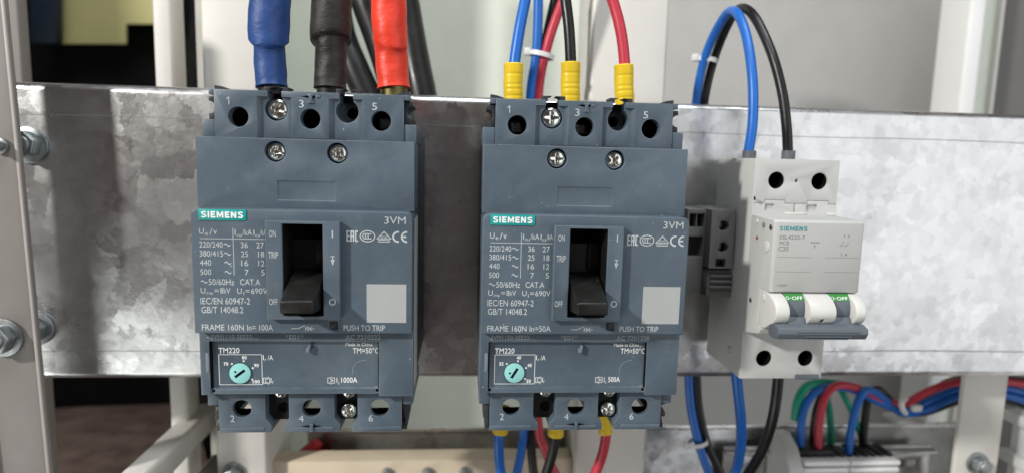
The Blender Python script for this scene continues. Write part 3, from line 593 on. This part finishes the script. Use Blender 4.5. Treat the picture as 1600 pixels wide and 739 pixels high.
breaker(0, 'grey breaker on the left with FRAME 160N In= 100A print', dict(id='a', inner=(25.4,), frame=('FRAME 160N', 'In= 100A', -11.1), code='3VM1110-3EE32-...', serial='AC 7210222', ii='1000A', iix=17.5, dial=('70', '80', '90', '100'), turn=-0.64, rot=(0.2, 0.5, 0.35, 0.9)))
breaker(101.04, 'grey breaker in the middle with FRAME 160N In=50A print', dict(id='b', inner=(-25.4, 0), frame=('FRAME 160N', 'In=50A', -12.2), code='3VM1150-3EE32-...', serial='AC 7201208', ii='500A', iix=16.2, dial=('35', '40', '45', '50'), turn=-1.02, rot=(0.05, 0.75, 0.02, 0.5)))

# ------------------------------------------------------------------ small white breaker on its rail
def mcb():
    X = 192.45
    rl = ob('din_rail', MB().box(150, 209, -0.6, -1.8, -17, 17).box(150, 209, -1.9, -7.4, -13.5, 13.5), 'galv', bevel=0.3); tag(rl, 'short galvanised rail behind the small white breaker', 'rail')
    t = thing('miniature_breaker', 'small white two-pole breaker with green O-OFF windows on the right', 'circuit breaker', (X, -8, 0))
    Y = 8   # local depth offset: front faces are written as distances from the plate
    def B(mb, *a): return mb
    D = lambda d: -d+Y
    body = MB().box(-18, 18, 0, D(45.1), -47.2, 45.6)
    cuts = []
    hx = (-8.5, 9.9)
    for x in hx: cuts.append(MB().cyl_y(x, 36.9, 3.55, D(50), D(33), 36)); cuts.append(MB().cyl_y(x+0.6, -38.4, 3.55, D(50), D(33), 36))
    cuts.append(MB().cyl_y(0, 36.9, 0.75, D(50), D(42), 12)); cuts.append(MB().prism_y([(-0.9, -38.0), (0.9, -38.6), (-0.9, -39.6)], D(50), D(43)))
    cuts.append(MB().box(-12.7, -8.8, D(50), D(44.2), 24.4, 27.2)); cuts.append(MB().box(5.2, 9.7, D(50), D(44.2), 24.4, 27.2))
    # latch seam cut around the top terminals
    z0, z1 = 27.4, 28.7
    for a, b, zz in ((-17.6, -12.9, z0), (-12.9, -4.2, z1), (-4.2, 5.4, z0), (5.4, 14.5, z1), (14.5, 17.8, z0)): cuts.append(MB().box(a, b, D(50), D(44.7), zz, zz+0.28))
    for xx in (-12.9, -4.2, 5.4, 14.5): cuts.append(MB().box(xx-0.12, xx+0.14, D(50), D(44.7), z0, z1+0.28))
    cuts.append(MB().box(-0.3, 0.3, D(50), D(44.6), 22.5, 27.5))
    bo = ob('housing', body, 'mcb', t, cuts, 0.35)
    for x in hx:
        for z, xx in ((36.9, x), (-38.4, x+0.6)):
            cup(bo, xx, z, 3.52, D(44.2), D(33.3))
            s = screw(bo, xx-0.5, z, D(34), 2.7, 0.5+xx); s.name = 'terminal_screw'
            s.data = s.data.copy(); s.data.materials.clear(); s.data.materials.append(M['dark'])
    ob('seam_tab', MB().box(-4.2, 4.7, D(45.05), D(45.9), 22.9, 23.9).box(14.2, 17.9, D(45.05), D(45.9), 22.9, 23.9), 'mcb_white', bo, bevel=0.15)
    ns = MB().prism_x([(D(45.0), 22.9), (D(63.6), 22.5), (D(64.6), 21.8), (D(64.6), -5.6), (D(57), -5.7), (D(57), -19), (D(60), -21.5), (D(58), -24), (D(45.0), -27)], -18, 18)
    no = ob('nose', ns, 'mcb', t, bevel=0.45, seg=3)
    ob('face_plate', MB().box(-16.6, 17.4, D(64.5), D(64.75), -5.2, 21.4), 'mcb_face', no, bevel=0.08)
    # curved cheeks either side of the two handles
    arc_ = [(D(57), -5.65)]+[(D(58.5+12.6*math.cos(math.radians(a))), -12.6+12.6*0.57*math.sin(math.radians(a))) for a in range(76, -62, -9)]+[(D(62.5), -20.5), (D(57), -21)]
    arc_ = list(reversed(arc_))
    ch = []
    for k_, (a, b) in enumerate(((-18, -12.4), (-4.3, 5.8), (14.0, 18))):
        ch.append(ob('cheek', MB().prism_x([(y, z) for y, z in reversed(arc_)], a, b), 'mcb_white', no, [MB().cyl_y(0.9, -15.4, 0.95, D(90), D(62), 14)] if k_ == 1 else None, 0.5, 3))
    # drums, green OFF stickers and the joined handle
    for k_, (a, b) in enumerate(((-12.3, -4.4), (5.9, 13.9))):
        r = 9.0; cy, cz = D(58.0), -12.6
        pr_ = [(cy-r*math.cos(math.radians(q)), cz+r*math.sin(math.radians(q))) for q in range(-60, 75, 6)]+[(cy+2, cz+8.5), (cy+2, cz-8)]
        dr = ob('handle_drum', MB().prism_x(list(pr_), a, b), 'toggle', no)
        fl = ob('handle_neck', MB().hexa([(a+.3,D(62),-21),(b-.3,D(62),-21),(b-.3,D(64),-14.6),(a+.3,D(64),-14.6),(a+.3,D(70.5),-19.5),(b-.3,D(70.5),-19.5),(b-.3,D(67.6),-14.6),(a+.3,D(67.6),-14.6)]), 'toggle', dr, bevel=0.2)
        st = MB(); q0, q1 = 27, 47
        n_ = 8
        for i in range(n_):
            t0, t1 = [math.radians(q0+(q1-q0)*j/n_) for j in (i, i+1)]; rr = r+0.06
            st.add([(a+.1, cy-rr*math.cos(t0), cz+rr*math.sin(t0)), (b-.1, cy-rr*math.cos(t0), cz+rr*math.sin(t0)), (b-.1, cy-rr*math.cos(t1), cz+rr*math.sin(t1)), (a+.1, cy-rr*math.cos(t1), cz+rr*math.sin(t1))], [(0, 1, 2, 3)])
        sk = ob('off_sticker', st, 'green', dr)
        tx = MB().text('O', a+0.5, a+1.9, 0, 1, 0, 0.012).rect(a+2.2, a+2.6, 0.4, 0.6, 0).text('OFF', a+3.0, b-0.6, 0, 1, 0, 0.012)
        tx.v = [(x, cy-(r+0.11)*math.cos(math.radians(29.0+9.0*z)), cz+(r+0.11)*math.sin(math.radians(29.0+9.0*z))) for x, _, z in tx.v]
        ob('off_lettering', tx, 'white_ink', sk)
    hb = MB().prism_x([(D(66), -21.6), (D(66), -17.3), (D(70.5), -16.6), (D(73.4), -17.6), (D(73.8), -19.6), (D(72.6), -21.9), (D(69), -22.4)][::-1], -17.9, 17.6)
    hd = ob('joined_handle', hb, 'toggle', t, bevel=0.35, seg=3)
    gr = MB()
    for i, (a, b) in enumerate(((-10.5, 14.2), (-9.2, 12.6), (-7.6, 11.2), (-6.2, 9.6))): gr.box(a, b, D(72.6), D(74.1-0.12*i), -18.5-0.95*i, -18.95-0.95*i)
    ob('grip_rib', gr, 'toggle', hd, bevel=0.12)
    ob('rail_clip', MB().box(6.4, 16.8, D(40), D(45.8), -47.6, -45.5), 'toggle', t, bevel=0.25)
    # print
    y = D(64.8)
    ob('logo_lettering', logo(MB(), -16.0, -4.9, 18.4, 20.1, y, 0.22), 'ink_teal', no)
    T = MB().text('5SL4225-7', -15.8, -5.6, 15.1, 16.6, y).text('MCB', -15.6, -11.8, 12.9, 14.4, y).text('C25', -15.8, -11.8, 10.6, 12.3, y, 0.008)
    T.text('6000', -3.2, 0.4, 13.7, 14.3, y, 0.01).text('3', -1.9, -1.1, 12.0, 13.1, y)
    T.stroke([(9.9, 16.8), (10.25, 17.1), (10.25, 16.1)], 0.2, y).text('3', 11.6, 12.3, 16.1, 17.1, y, .01).text('2', 9.3, 10.0, 9.0, 10.0, y, .01).text('4', 11.0, 11.9, 9.0, 10.0, y, .01)
    T.stroke([(9.0, 12.6), (10.3, 14.5)], .14, y).stroke([(11.0, 12.6), (12.3, 14.5)], .14, y).stroke([(8.2, 13.0), (11.7, 12.9)], .1, y)
    T.rect(3.0, 16.9, 8.15, 8.27, y).rect(-16, -2.2, 8.15, 8.25, y).rect(3.0, 16.9, 2.45, 2.57, y).rect(-16, -2.2, 2.45, 2.55, y)
    T.stroke([(-15.6+0.9*i/6, -2.8+0.16*math.sin(i*1.05)) for i in range(7)], .16, y).text('400V', -14.5, -11.2, -3.3, -2.35, y, 0.006)
    ob('printed_rating', T, 'mcb_line', no)
    # bosses on the left flank
    for (yy, z, r, mt) in ((51.6, 13.9, 0.75, 'amber'), (59.7, 11.6, 2.3, 'mcb_white'), (56.4, 19.6, 1.1, 'mcb_line'), (62.3, 19.3, 1.1, 'steel'), (50.4, 20.4, 1.0, 'mcb_white'), (50.0, -12.0, 1.0, 'steel'), (47.2, 29.5, 0.9, 'steel'), (60.5, -8.5, 1.5, 'mcb_white')):
        d = MB().cyl_y(0, 0, r, -0.35, 0, 20); d.v = [(-18+y, D(yy)-x, z_+z) for x, y, z_ in d.v]
        bs = ob('flank_boss', d, mt, no if yy > 48 else bo, bevel=0.1)
    # moulded relief and stamped text on the rear left flank
    d = MB().box(-18.25, -17.9, D(10), D(29), 33.5, 42).box(-18.25, -17.9, D(10), D(37), 21.5, 23)
    d = MB().text('CE', -32, -28.5, D(34.6), D(31.6), 0, 0.01)
    d.v = [(-18.06, -z if False else z, x-8) for x, _, z in d.v]
    ob('flank_print', d, 'ink_dark', bo)
    return t
mcb()
# auxiliary terminal block clipped to the rail, half behind the middle breaker
ax = thing('auxiliary_terminal', 'shaded grey two-screw terminal block between the middle and the white breaker', 'terminal block', (2.6, 0, 0))
ab = MB().box(160.0, 170.6, -7.6, -33, -2.0, 23.3)
abk = ob('housing', ab, 'aux', ax, [MB().cyl_y(165.6, 16.6, 2.25, -40, -24, 28), MB().cyl_y(165.9, 7.3, 2.25, -40, -24, 28), MB().box(163, 167.5, -40, -28, -1.5, 2.2)], 0.3)
for z, x in ((16.6, 165.6), (7.3, 165.9)):
    s = screw(abk, x, z, -26.5, 2.0, z); s.name = 'terminal_screw'
ob('lower_housing', MB().box(160.5, 173.2, -7.6, -31, -15.0, -3.0), 'aux', ax, bevel=0.4)
for z in (-5.5, -8.0, -10.5): ob('rib', MB().box(161.5, 172.5, -31.05, -32.0, z-0.6, z+0.5), 'aux', ax, bevel=0.2)
lf = MB().box(151.5, 159.9, -7.6, -27, -14, 23.0)
ob('wire_entry', lf, 'aux', ax, [MB().box(152.5, 155.5, -40, -18, 15, 21), MB().box(156, 159, -40, -18, 15, 21), MB().box(152.5, 159, -40, -20, 2, 11)], 0.25)

# ------------------------------------------------------------------ thick cables into the left breaker
def shrink(seed, r0, r1, step, soft=0.018, wr=0.26):
    rnd_ = random.Random(seed); ph = [rnd_.uniform(0, 6.3) for _ in range(8)]
    def f(t, a):
        k = (t-step-0.055*math.cos(a+ph[7]))/soft; k = 0 if k < 0 else 1 if k > 1 else k*k*(3-2*k)
        r = r0+(r1-r0)*k
        r += wr*(math.sin(t*17+ph[0]+2*a)*0.5+math.sin(t*31+ph[1]-3*a)*0.3+math.sin(a*2+ph[2])*0.8*(k))
        if t > 0.965: r += (t-0.965)*9
        return r
    return f
def thick_cable(name, label, pts, sm, lug, r0, r1, step, seed):
    t = thing(name, label, 'cable', pts[-1], 'thick cables of the left breaker')
    L = [tuple(a-b for a, b in zip(p, pts[-1])) for p in pts]
    ob('heat_shrink_sleeve', tube(L, r0, 28, 14, shrink(seed, r0, r1, step)), sm, t)
    e = Vector(L[-1]); ob('lug_barrel', tube([e+Vector((0, 0.5, 3)), e+Vector((0, 0.3, -3)), e+Vector((0.3, 0, -9))], r1*0.86, 24), lug, t)
    return t
thick_cable('thick_cable', 'thick blue heat-shrunk cable entering the left breaker', [(-19.4, -32, 117.0), (-20.7, -32, 103.7), (-21.4, -33, 91.3), (-21.2, -33, 79.1), (-20.4, -34, 68.6)], 's_blue', 'black', 7.7, 6.15, 0.60, 1)
thick_cable('thick_cable', 'thick black heat-shrunk cable entering the left breaker', [(3.9, -32, 118.1), (3.0, -32, 104.7), (2.6, -33, 92.3), (2.4, -33, 79.9), (2.3, -34, 68.8)], 's_black', 'black', 7.9, 6.2, 0.60, 2)
thick_cable('thick_cable', 'thick red heat-shrunk cable entering the left breaker', [(24.7, -32, 119.1), (25.0, -32, 105.7), (25.6, -33, 93.2), (26.4, -33, 80.8), (27.3, -34, 69.7)], 's_red', 'brass', 6.9, 6.2, 0.62, 3)
def wire(name, label, pts, r, mt, group=None, cat='wire', n=14):
    o = ob(name, tube(pts, r, n), mt); return tag(o, label, cat, group)
wire('black_cable', 'loose black cable slanting behind the thick black cable', [(-12.3, 45, 133.9), (-7.4, 40, 104.7), (0.5, 36, 85.4), (7.8, 34, 69.6), (11.6, 34, 56.8)], 7.0, 'w_black', 'black cables behind the left breaker', 'cable', 18)
wire('black_cable', 'black cable between the thick black and thick red cables', [(1.0, 42, 133.7), (5.8, 40, 117.8), (13.0, 38, 98.8), (19.3, 34, 79.5), (22.1, 32, 60.3)], 7.6, 'w_black', 'black cables behind the left breaker', 'cable', 18)
wire('black_cable', 'black cable to the right of the thick red cable', [(21.6, 42, 137.8), (25.0, 40, 118.6), (30.0, 36, 92.8), (34.3, 32, 73.4), (37.1, 30, 57.4)], 7.4, 'w_black', 'black cables behind the left breaker', 'cable', 18)

# ------------------------------------------------------------------ sleeved wires of the middle breaker
def sleeved(label, pts, mt, p0, p1, r, rs, group):
    t = thing('sleeved_wire', label, 'wire', p1, group); L = lambda q: tuple(a-b for a, b in zip(q, p1))
    ob('wire', tube([L(p) for p in pts], r, 16), mt, t)
    def rf(tt, a):
        e = abs(math.cos(a))**4
        return rs*(1+0.02*math.sin(a*3))-(0.16 if any(abs(tt-q) < 0.022 for q in (0.27, 0.52, 0.63, 0.79)) else 0)*(1-e)+0.10*math.sin(tt*9+a)-(0.25 if tt < 0.01 else 0)
    q0, q1 = Vector(L(p0)), Vector(L(p1))
    ob('yellow_sleeve', tube([q0+(q1-q0)*i/44 for i in range(45)], rs, 24, rfun=rf, smooth=False), 'yellow', t)
    return t
G = 'yellow sleeved wires of the middle breaker'
sleeved('blue wire with yellow sleeve entering the top of the middle breaker', [(75.7, -34, 74.8), (75.8, -34, 81.7), (77.6, -33, 95.3), (80.0, -31, 108.3), (82.3, -30, 122.4)], 'w_blue', (75.3, -34, 81.2), (75.7, -34, 64.6), 2.3, 3.95, G)
sleeved('black wire with yellow sleeve entering the top of the middle breaker', [(99.1, -34, 75.6), (98.8, -34, 82.5), (97.7, -33, 96.1), (96.0, -31, 109.0), (93.8, -30, 122.9)], 'w_black', (98.6, -34, 82.5), (99.2, -34, 65.3), 2.3, 3.95, G)
sleeved('red wire with yellow sleeve entering the top of the middle breaker', [(121.5, -34, 75.1), (121.2, -34, 82.3), (119.2, -33, 95.7), (115.0, -31, 109.9), (108.0, -30, 123.6)], 'w_red', (120.6, -34, 82.3), (122.0, -34, 65.3), 2.3, 3.95, G)
sleeved('blue wire with yellow sleeve tip leaving the bottom of the middle breaker', [(74.7, -20, -75.8), (74.0, -20, -82.9), (73.9, -20, -89.7), (75.5, -18, -103.3), (81.4, -15, -124.4)], 'w_blue', (74.3, -20, -82.2), (75.5, -20, -69.9), 2.3, 3.6, G)
sleeved('black wire with yellow sleeve tip leaving the bottom of the middle breaker', [(100.6, -20, -77.5), (100.2, -20, -83.7), (98.7, -20, -93.7), (95.8, -18, -106.8), (92.1, -15, -124.6)], 'w_black', (100.2, -20, -83.7), (100.7, -20, -71.3), 2.4, 3.7, G)
sleeved('red wire with yellow sleeve tip leaving the bottom of the middle breaker', [(123.8, -20, -77.7), (124.0, -20, -83.3), (122.6, -20, -93.4), (119.0, -18, -106.5), (112.3, -15, -125.0)], 'w_red', (123.7, -20, -82.7), (122.0, -20, -71.5), 2.35, 3.3, G)
G = 'three tied wires passing behind the plate'
wire('passing_wire', 'blue wire of the tied trio passing behind the middle breaker', [(88.9, 18, 137.0), (90.4, 18, 119.3), (90.2, 18, 93.8), (88.2, 20, 74.0), (87.7, 24, 26.3), (88.2, 24, -40.6), (89.9, 22, -96.0), (88.7, 20, -109.3), (85.9, 18, -124.4), (82.6, 18, -144.3)], 2.35, 'w_blue', G)
wire('passing_wire', 'black wire of the tied trio passing behind the middle breaker', [(102.8, 24, 139.4), (99.2, 23, 120.9), (94.4, 22, 96.1), (91.5, 24, 74.5), (91.4, 28, 26.2), (92.4, 28, -41.7), (93.6, 24, -96.9), (94.1, 22, -110.3), (96.0, 20, -125.6), (100.1, 20, -145.8)], 2.4, 'w_black', G)
wire('passing_wire', 'red wire of the tied trio passing behind the middle breaker', [(109.7, 18, 137.9), (102.4, 17, 119.6), (95.6, 17, 98.4), (92.0, 20, 74.1), (92.6, 21, 26.6), (94.6, 21, -39.8), (96.9, 18, -94.3), (100.5, 16, -107.5), (106.7, 16, -121.8), (118.5, 16, -143.8)], 2.35, 'w_red', G)
def cable_tie(label, c, rx, ry, tilt, w=1.1):
    t = thing('cable_tie', label, 'cable tie', c, 'white cable ties'); mb = MB(); n = 36; vs_ = []; ct, st_ = math.cos(tilt), math.sin(tilt)
    for i in range(n):
        a = 2*math.pi*i/n
        for (rr, zz) in ((0, -w), (0.7, -w), (0.7, w), (0, w)):
            x, y, z = (rx+rr)*math.cos(a), (ry+rr)*math.sin(a), zz
            vs_.append((x*ct-z*st_, y, x*st_+z*ct))
    fs = [(i*4+k, i*4+(k+1) % 4, ((i+1) % n)*4+(k+1) % 4, ((i+1) % n)*4+k) for i in range(n) for k in range(4)]
    ob('strap', mb.add(vs_, fs), 'tie', t)
    hx_ = -(rx+1.6)*ct; hz = -(rx+1.6)*st_
    ob('lock_head', MB().box(hx_-1.6, hx_+1.4, -2.0, 1.2, hz-1.8, hz+1.8), 'tie', t, bevel=0.4)
    return t
cable_tie('white tie round the blue and red wires above the middle breaker', (92.9, 19, 93.4), 5.6, 5.0, -0.2)

# ------------------------------------------------------------------ wires of the small white breaker
def ferruled(label, pts, mt, c):
    t = thing('looped_wire', label, 'wire', c, 'looped wires of the white breaker'); L = lambda q: tuple(a-b for a, b in zip(q, c))
    ob('wire', tube([L(p) for p in pts], 2.15, 16), mt, t)
    ob('grey_sleeve', MB().add(*(lambda q: (q.v, q.f))(tube([(0, 0, -3), (0, 0, 0), (0, 0, 3.4)], 2.85, 20))), 'ferrule', t)
    return t
ferruled('blue wire looping over the plate into the top of the white breaker', [(180.0, -27, 44.5), (179.7, -27, 48.9), (180.5, -27, 61.6), (180.5, -24, 79.6), (180.2, -16, 98.6), (179.4, -6, 111.2), (179.5, 6, 113.8), (177.6, 16, 105.6), (175.8, 22, 94.5), (175.1, 26, 82.2), (175.0, 28, 69.4), (174.8, 28, 51.3)], 'w_blue', (180.0, -27, 45.6))
ferruled('black wire looping over the plate into the top of the white breaker', [(197.8, -27, 44.7), (197.4, -27, 48.9), (196.0, -27, 59.3), (194.3, -24, 74.6), (191.3, -18, 91.8), (187.7, -8, 108.3), (186.1, 2, 115.6), (185.5, 12, 115.4), (183.2, 20, 104.7), (181.2, 25, 91.9), (180.1, 28, 79.4), (179.9, 30, 68.1), (179.6, 30, 51.5)], 'w_black', (197.7, -27, 46.1))
cable_tie('white tie round the looped blue and black wires above the plate', (177.9, 24, 95.1), 4.6, 3.6, -0.12)
wire('hanging_wire', 'blue wire hanging in a loop from the bottom of the white breaker', [(180.7, -27, -44.6), (181.7, -27, -54.2), (185.8, -25, -72.9), (189.4, -20, -87.8), (192.8, -10, -107.6), (194.8, 5, -129.7), (194.2, 15, -131.8), (191.4, 20, -123.4), (186.6, 24, -108.7), (182.2, 26, -91.1), (179.7, 26, -72.9), (178.6, 26, -54.9)], 2.35, 'w_blue', 'wires hanging below the white breaker')
wire('hanging_wire', 'black wire hanging in a loop from the bottom of the white breaker', [(200.6, -27, -44.5), (201.4, -27, -54.3), (201.5, -25, -73.0), (201.5, -18, -92.1), (200.3, -6, -113.2), (203.5, 10, -132.7), (202.1, 18, -133.6), (198.8, 22, -124.5), (192.1, 26, -109.7), (187.4, 28, -92.0), (184.8, 28, -73.6), (183.6, 28, -55.5)], 2.4, 'w_black', 'wires hanging below the white breaker')
cable_tie('white tie round the hanging blue and black wires below the plate', (186.2, 24, -109.0), 5.0, 3.8, 0.22)

# ------------------------------------------------------------------ lower right: terminals, rail, bundle
dr = thing('din_rail', 'galvanised slotted rail under the wire bundle at lower right', 'rail', (0, 0, 0))
z_ = -134.3
ob('rail_web', MB().box(216.8, 350.6, 57.5, 59, z_-30, z_+6), 'galv', dr, [MB().prism_y(rrect(330.0, 342.8, z_-8.5, z_-3.5, 2.4), 50, 70)], 0.3)
ob('rail_lip', MB().box(216.8, 350.6, 52, 57.3, z_+3, z_+4.5), 'galv', dr, bevel=0.3)
tblk = thing('terminal_strip', 'light grey terminal strip with rows of dark openings at the bottom right', 'terminal strip', (0, 0, 0))
x0, x1 = 253.0, 311.8
zt = -125.6
ob('housing', MB().box(x0, x1, 36, 57, zt-40, zt), 'duct', tblk, bevel=0.6)
nn = 12; stp = (x1-x0)/nn
for i in range(nn):
    ob('wire_port', MB().box(x0+stp*i+0.5, x0+stp*(i+1)-0.9, 38, 52, zt-0.5, zt+1.8 if i % 3 else zt+0.6), 'black', tblk, bevel=0.2, key='tport%d' % i)
ob('entry_bar', MB().box(x0, x0+stp*4.4, 38.5, 54, zt-0.5, zt+3.6), 'black', tblk, bevel=0.4)
for a, b in ((x0+0.5, x0+stp*5.6), (x0+stp*5.9, x1-0.5)):
    for k_ in range(3): ob('marker_ridge', MB().box(a, b, 31.5+k_*0.6, 36.4, zt-2.2-k_*4.4, zt+0.4-k_*4.4), 'duct', tblk, bevel=0.5, key='ridge%g%d' % (a, k_))
eb = ob('end_bracket', MB().prism_x([(30, zt-40), (56, zt-40), (56, zt+10), (48, zt+11), (38, zt+6), (30, zt-4)], x0-9.5, x0-0.5), 'mcb', bevel=0.8, seg=3); tag(eb, 'grey end bracket left of the light grey terminal strip', 'end bracket')
G = 'thin wires of the lower bundle'
def bundle(label, pts, mt, r=2.3): return wire('bundle_wire', label, pts, r, mt, G)
bundle('leftmost blue wire arching out of the terminal strip', [(258.9, 46, -131.1), (257.6, 46, -111.9), (259.8, 46, -96.0), (268.1, 46, -87.0), (285.3, 47, -87.0), (307.0, 48, -96.3), (322.5, 48, -101.2), (335.8, 46, -95.2), (355.2, 46, -86.9), (384.0, 46, -87.0), (414.4, 46, -96.0)], 'w_blue')
bundle('black wire arching between the left blue and the red wire', [(269.4, 50, -133.3), (268.2, 50, -111.7), (270.4, 50, -95.7), (278.4, 50, -86.6), (293.4, 50, -88.2), (311.2, 51, -97.5), (324.7, 51, -101.6), (339.4, 51, -92.8), (354.9, 51, -83.9), (383.9, 51, -83.2), (418.0, 51, -86.5)], 'w_black')
bundle('red wire arching out of the terminal strip', [(267.9, 43, -130.5), (266.9, 43, -110.6), (268.7, 43, -91.7), (275.8, 43, -83.9), (289.9, 45, -86.3), (310.9, 48, -95.5), (322.5, 48, -97.2), (333.4, 45, -88.8), (350.9, 44, -82.5), (381.5, 44, -82.2), (411.0, 44, -86.3)], 'w_red')
bundle('right blue wire rising out of the terminal strip', [(285.8, 42, -129.5), (286.0, 42, -114.3), (288.2, 42, -96.5), (292.0, 42, -87.1), (300.5, 45, -88.7), (313.1, 48, -97.1), (322.7, 48, -103.2), (334.6, 44, -98.8), (354.0, 44, -90.9), (382.6, 44, -90.6), (413.0, 44, -100.1)], 'w_blue')
bundle('right black wire rising out of the terminal strip', [(301.7, 52, -134.7), (301.4, 52, -115.0), (302.2, 52, -94.6), (306.4, 50, -89.0), (315.3, 50, -96.3), (324.6, 50, -103.2), (338.9, 49, -102.5), (358.8, 49, -96.1), (387.8, 49, -95.5), (418.9, 49, -106.3)], 'w_black')
bundle('left green wire end curling over the bundle', [(255.9, 50, -107.6), (256.3, 49, -95.2), (260.7, 49, -86.9), (271.0, 50, -84.9), (282.4, 52, -86.5)], 'w_green', 2.6)
bundle('green wire dropping right of the red wire into the strip', [(282.0, 52, -134.5), (280.9, 53, -115.2), (277.7, 53, -99.0), (272.1, 52, -88.1)], 'w_green', 2.0)
bundle('green wire slanting behind the right blue wire', [(305.7, 54, -135.8), (303.5, 54, -126.2), (297.5, 54, -111.7), (290.3, 53, -99.0), (283.4, 52, -88.9)], 'w_green', 1.8)
tm = thing('tie_mount', 'white adhesive tie base holding the wire bundle at lower right', 'tie mount', (0, 0, 0))
c_ = (329.7, 56, -109.5)
ob('base_pad', MB().box(c_[0]-9, c_[0]+9, 50, 64, c_[2]-2.4, c_[2]+0.6), 'mcb_white', tm, bevel=0.8)
ob('strap', tube([(329.4, 52, -107.0), (318.2, 43, -99.1), (316.1, 42, -93.9), (322.1, 47, -93.5)], 1.6, 10), 'tie', tm)
ob('strap_head', MB().box(c_[0]-5, c_[0]+1, 43, 48, c_[2]+9, c_[2]+13), 'tie', tm, bevel=0.6)

# white slotted duct on the right side, ribs running towards the viewer
dt = thing('slotted_duct', 'white slotted wiring duct at the lower right edge', 'wiring duct', (0, 0, 0))
XD = 395
ob('back', MB().box(XD+15, XD+17, -40, 60, -190, -98), 'duct', dt)
for z in (-107.6, -133.2, -160): ob('rib', MB().box(XD, XD+12, -60, 57, z-3.5, z+3.5), 'duct', dt, bevel=1.0, seg=3)
for y in (-38, -10, 18, 46): ob('finger', MB().box(XD+5, XD+9, y-8, y+8, -190, -100), 'duct', dt, bevel=0.5)
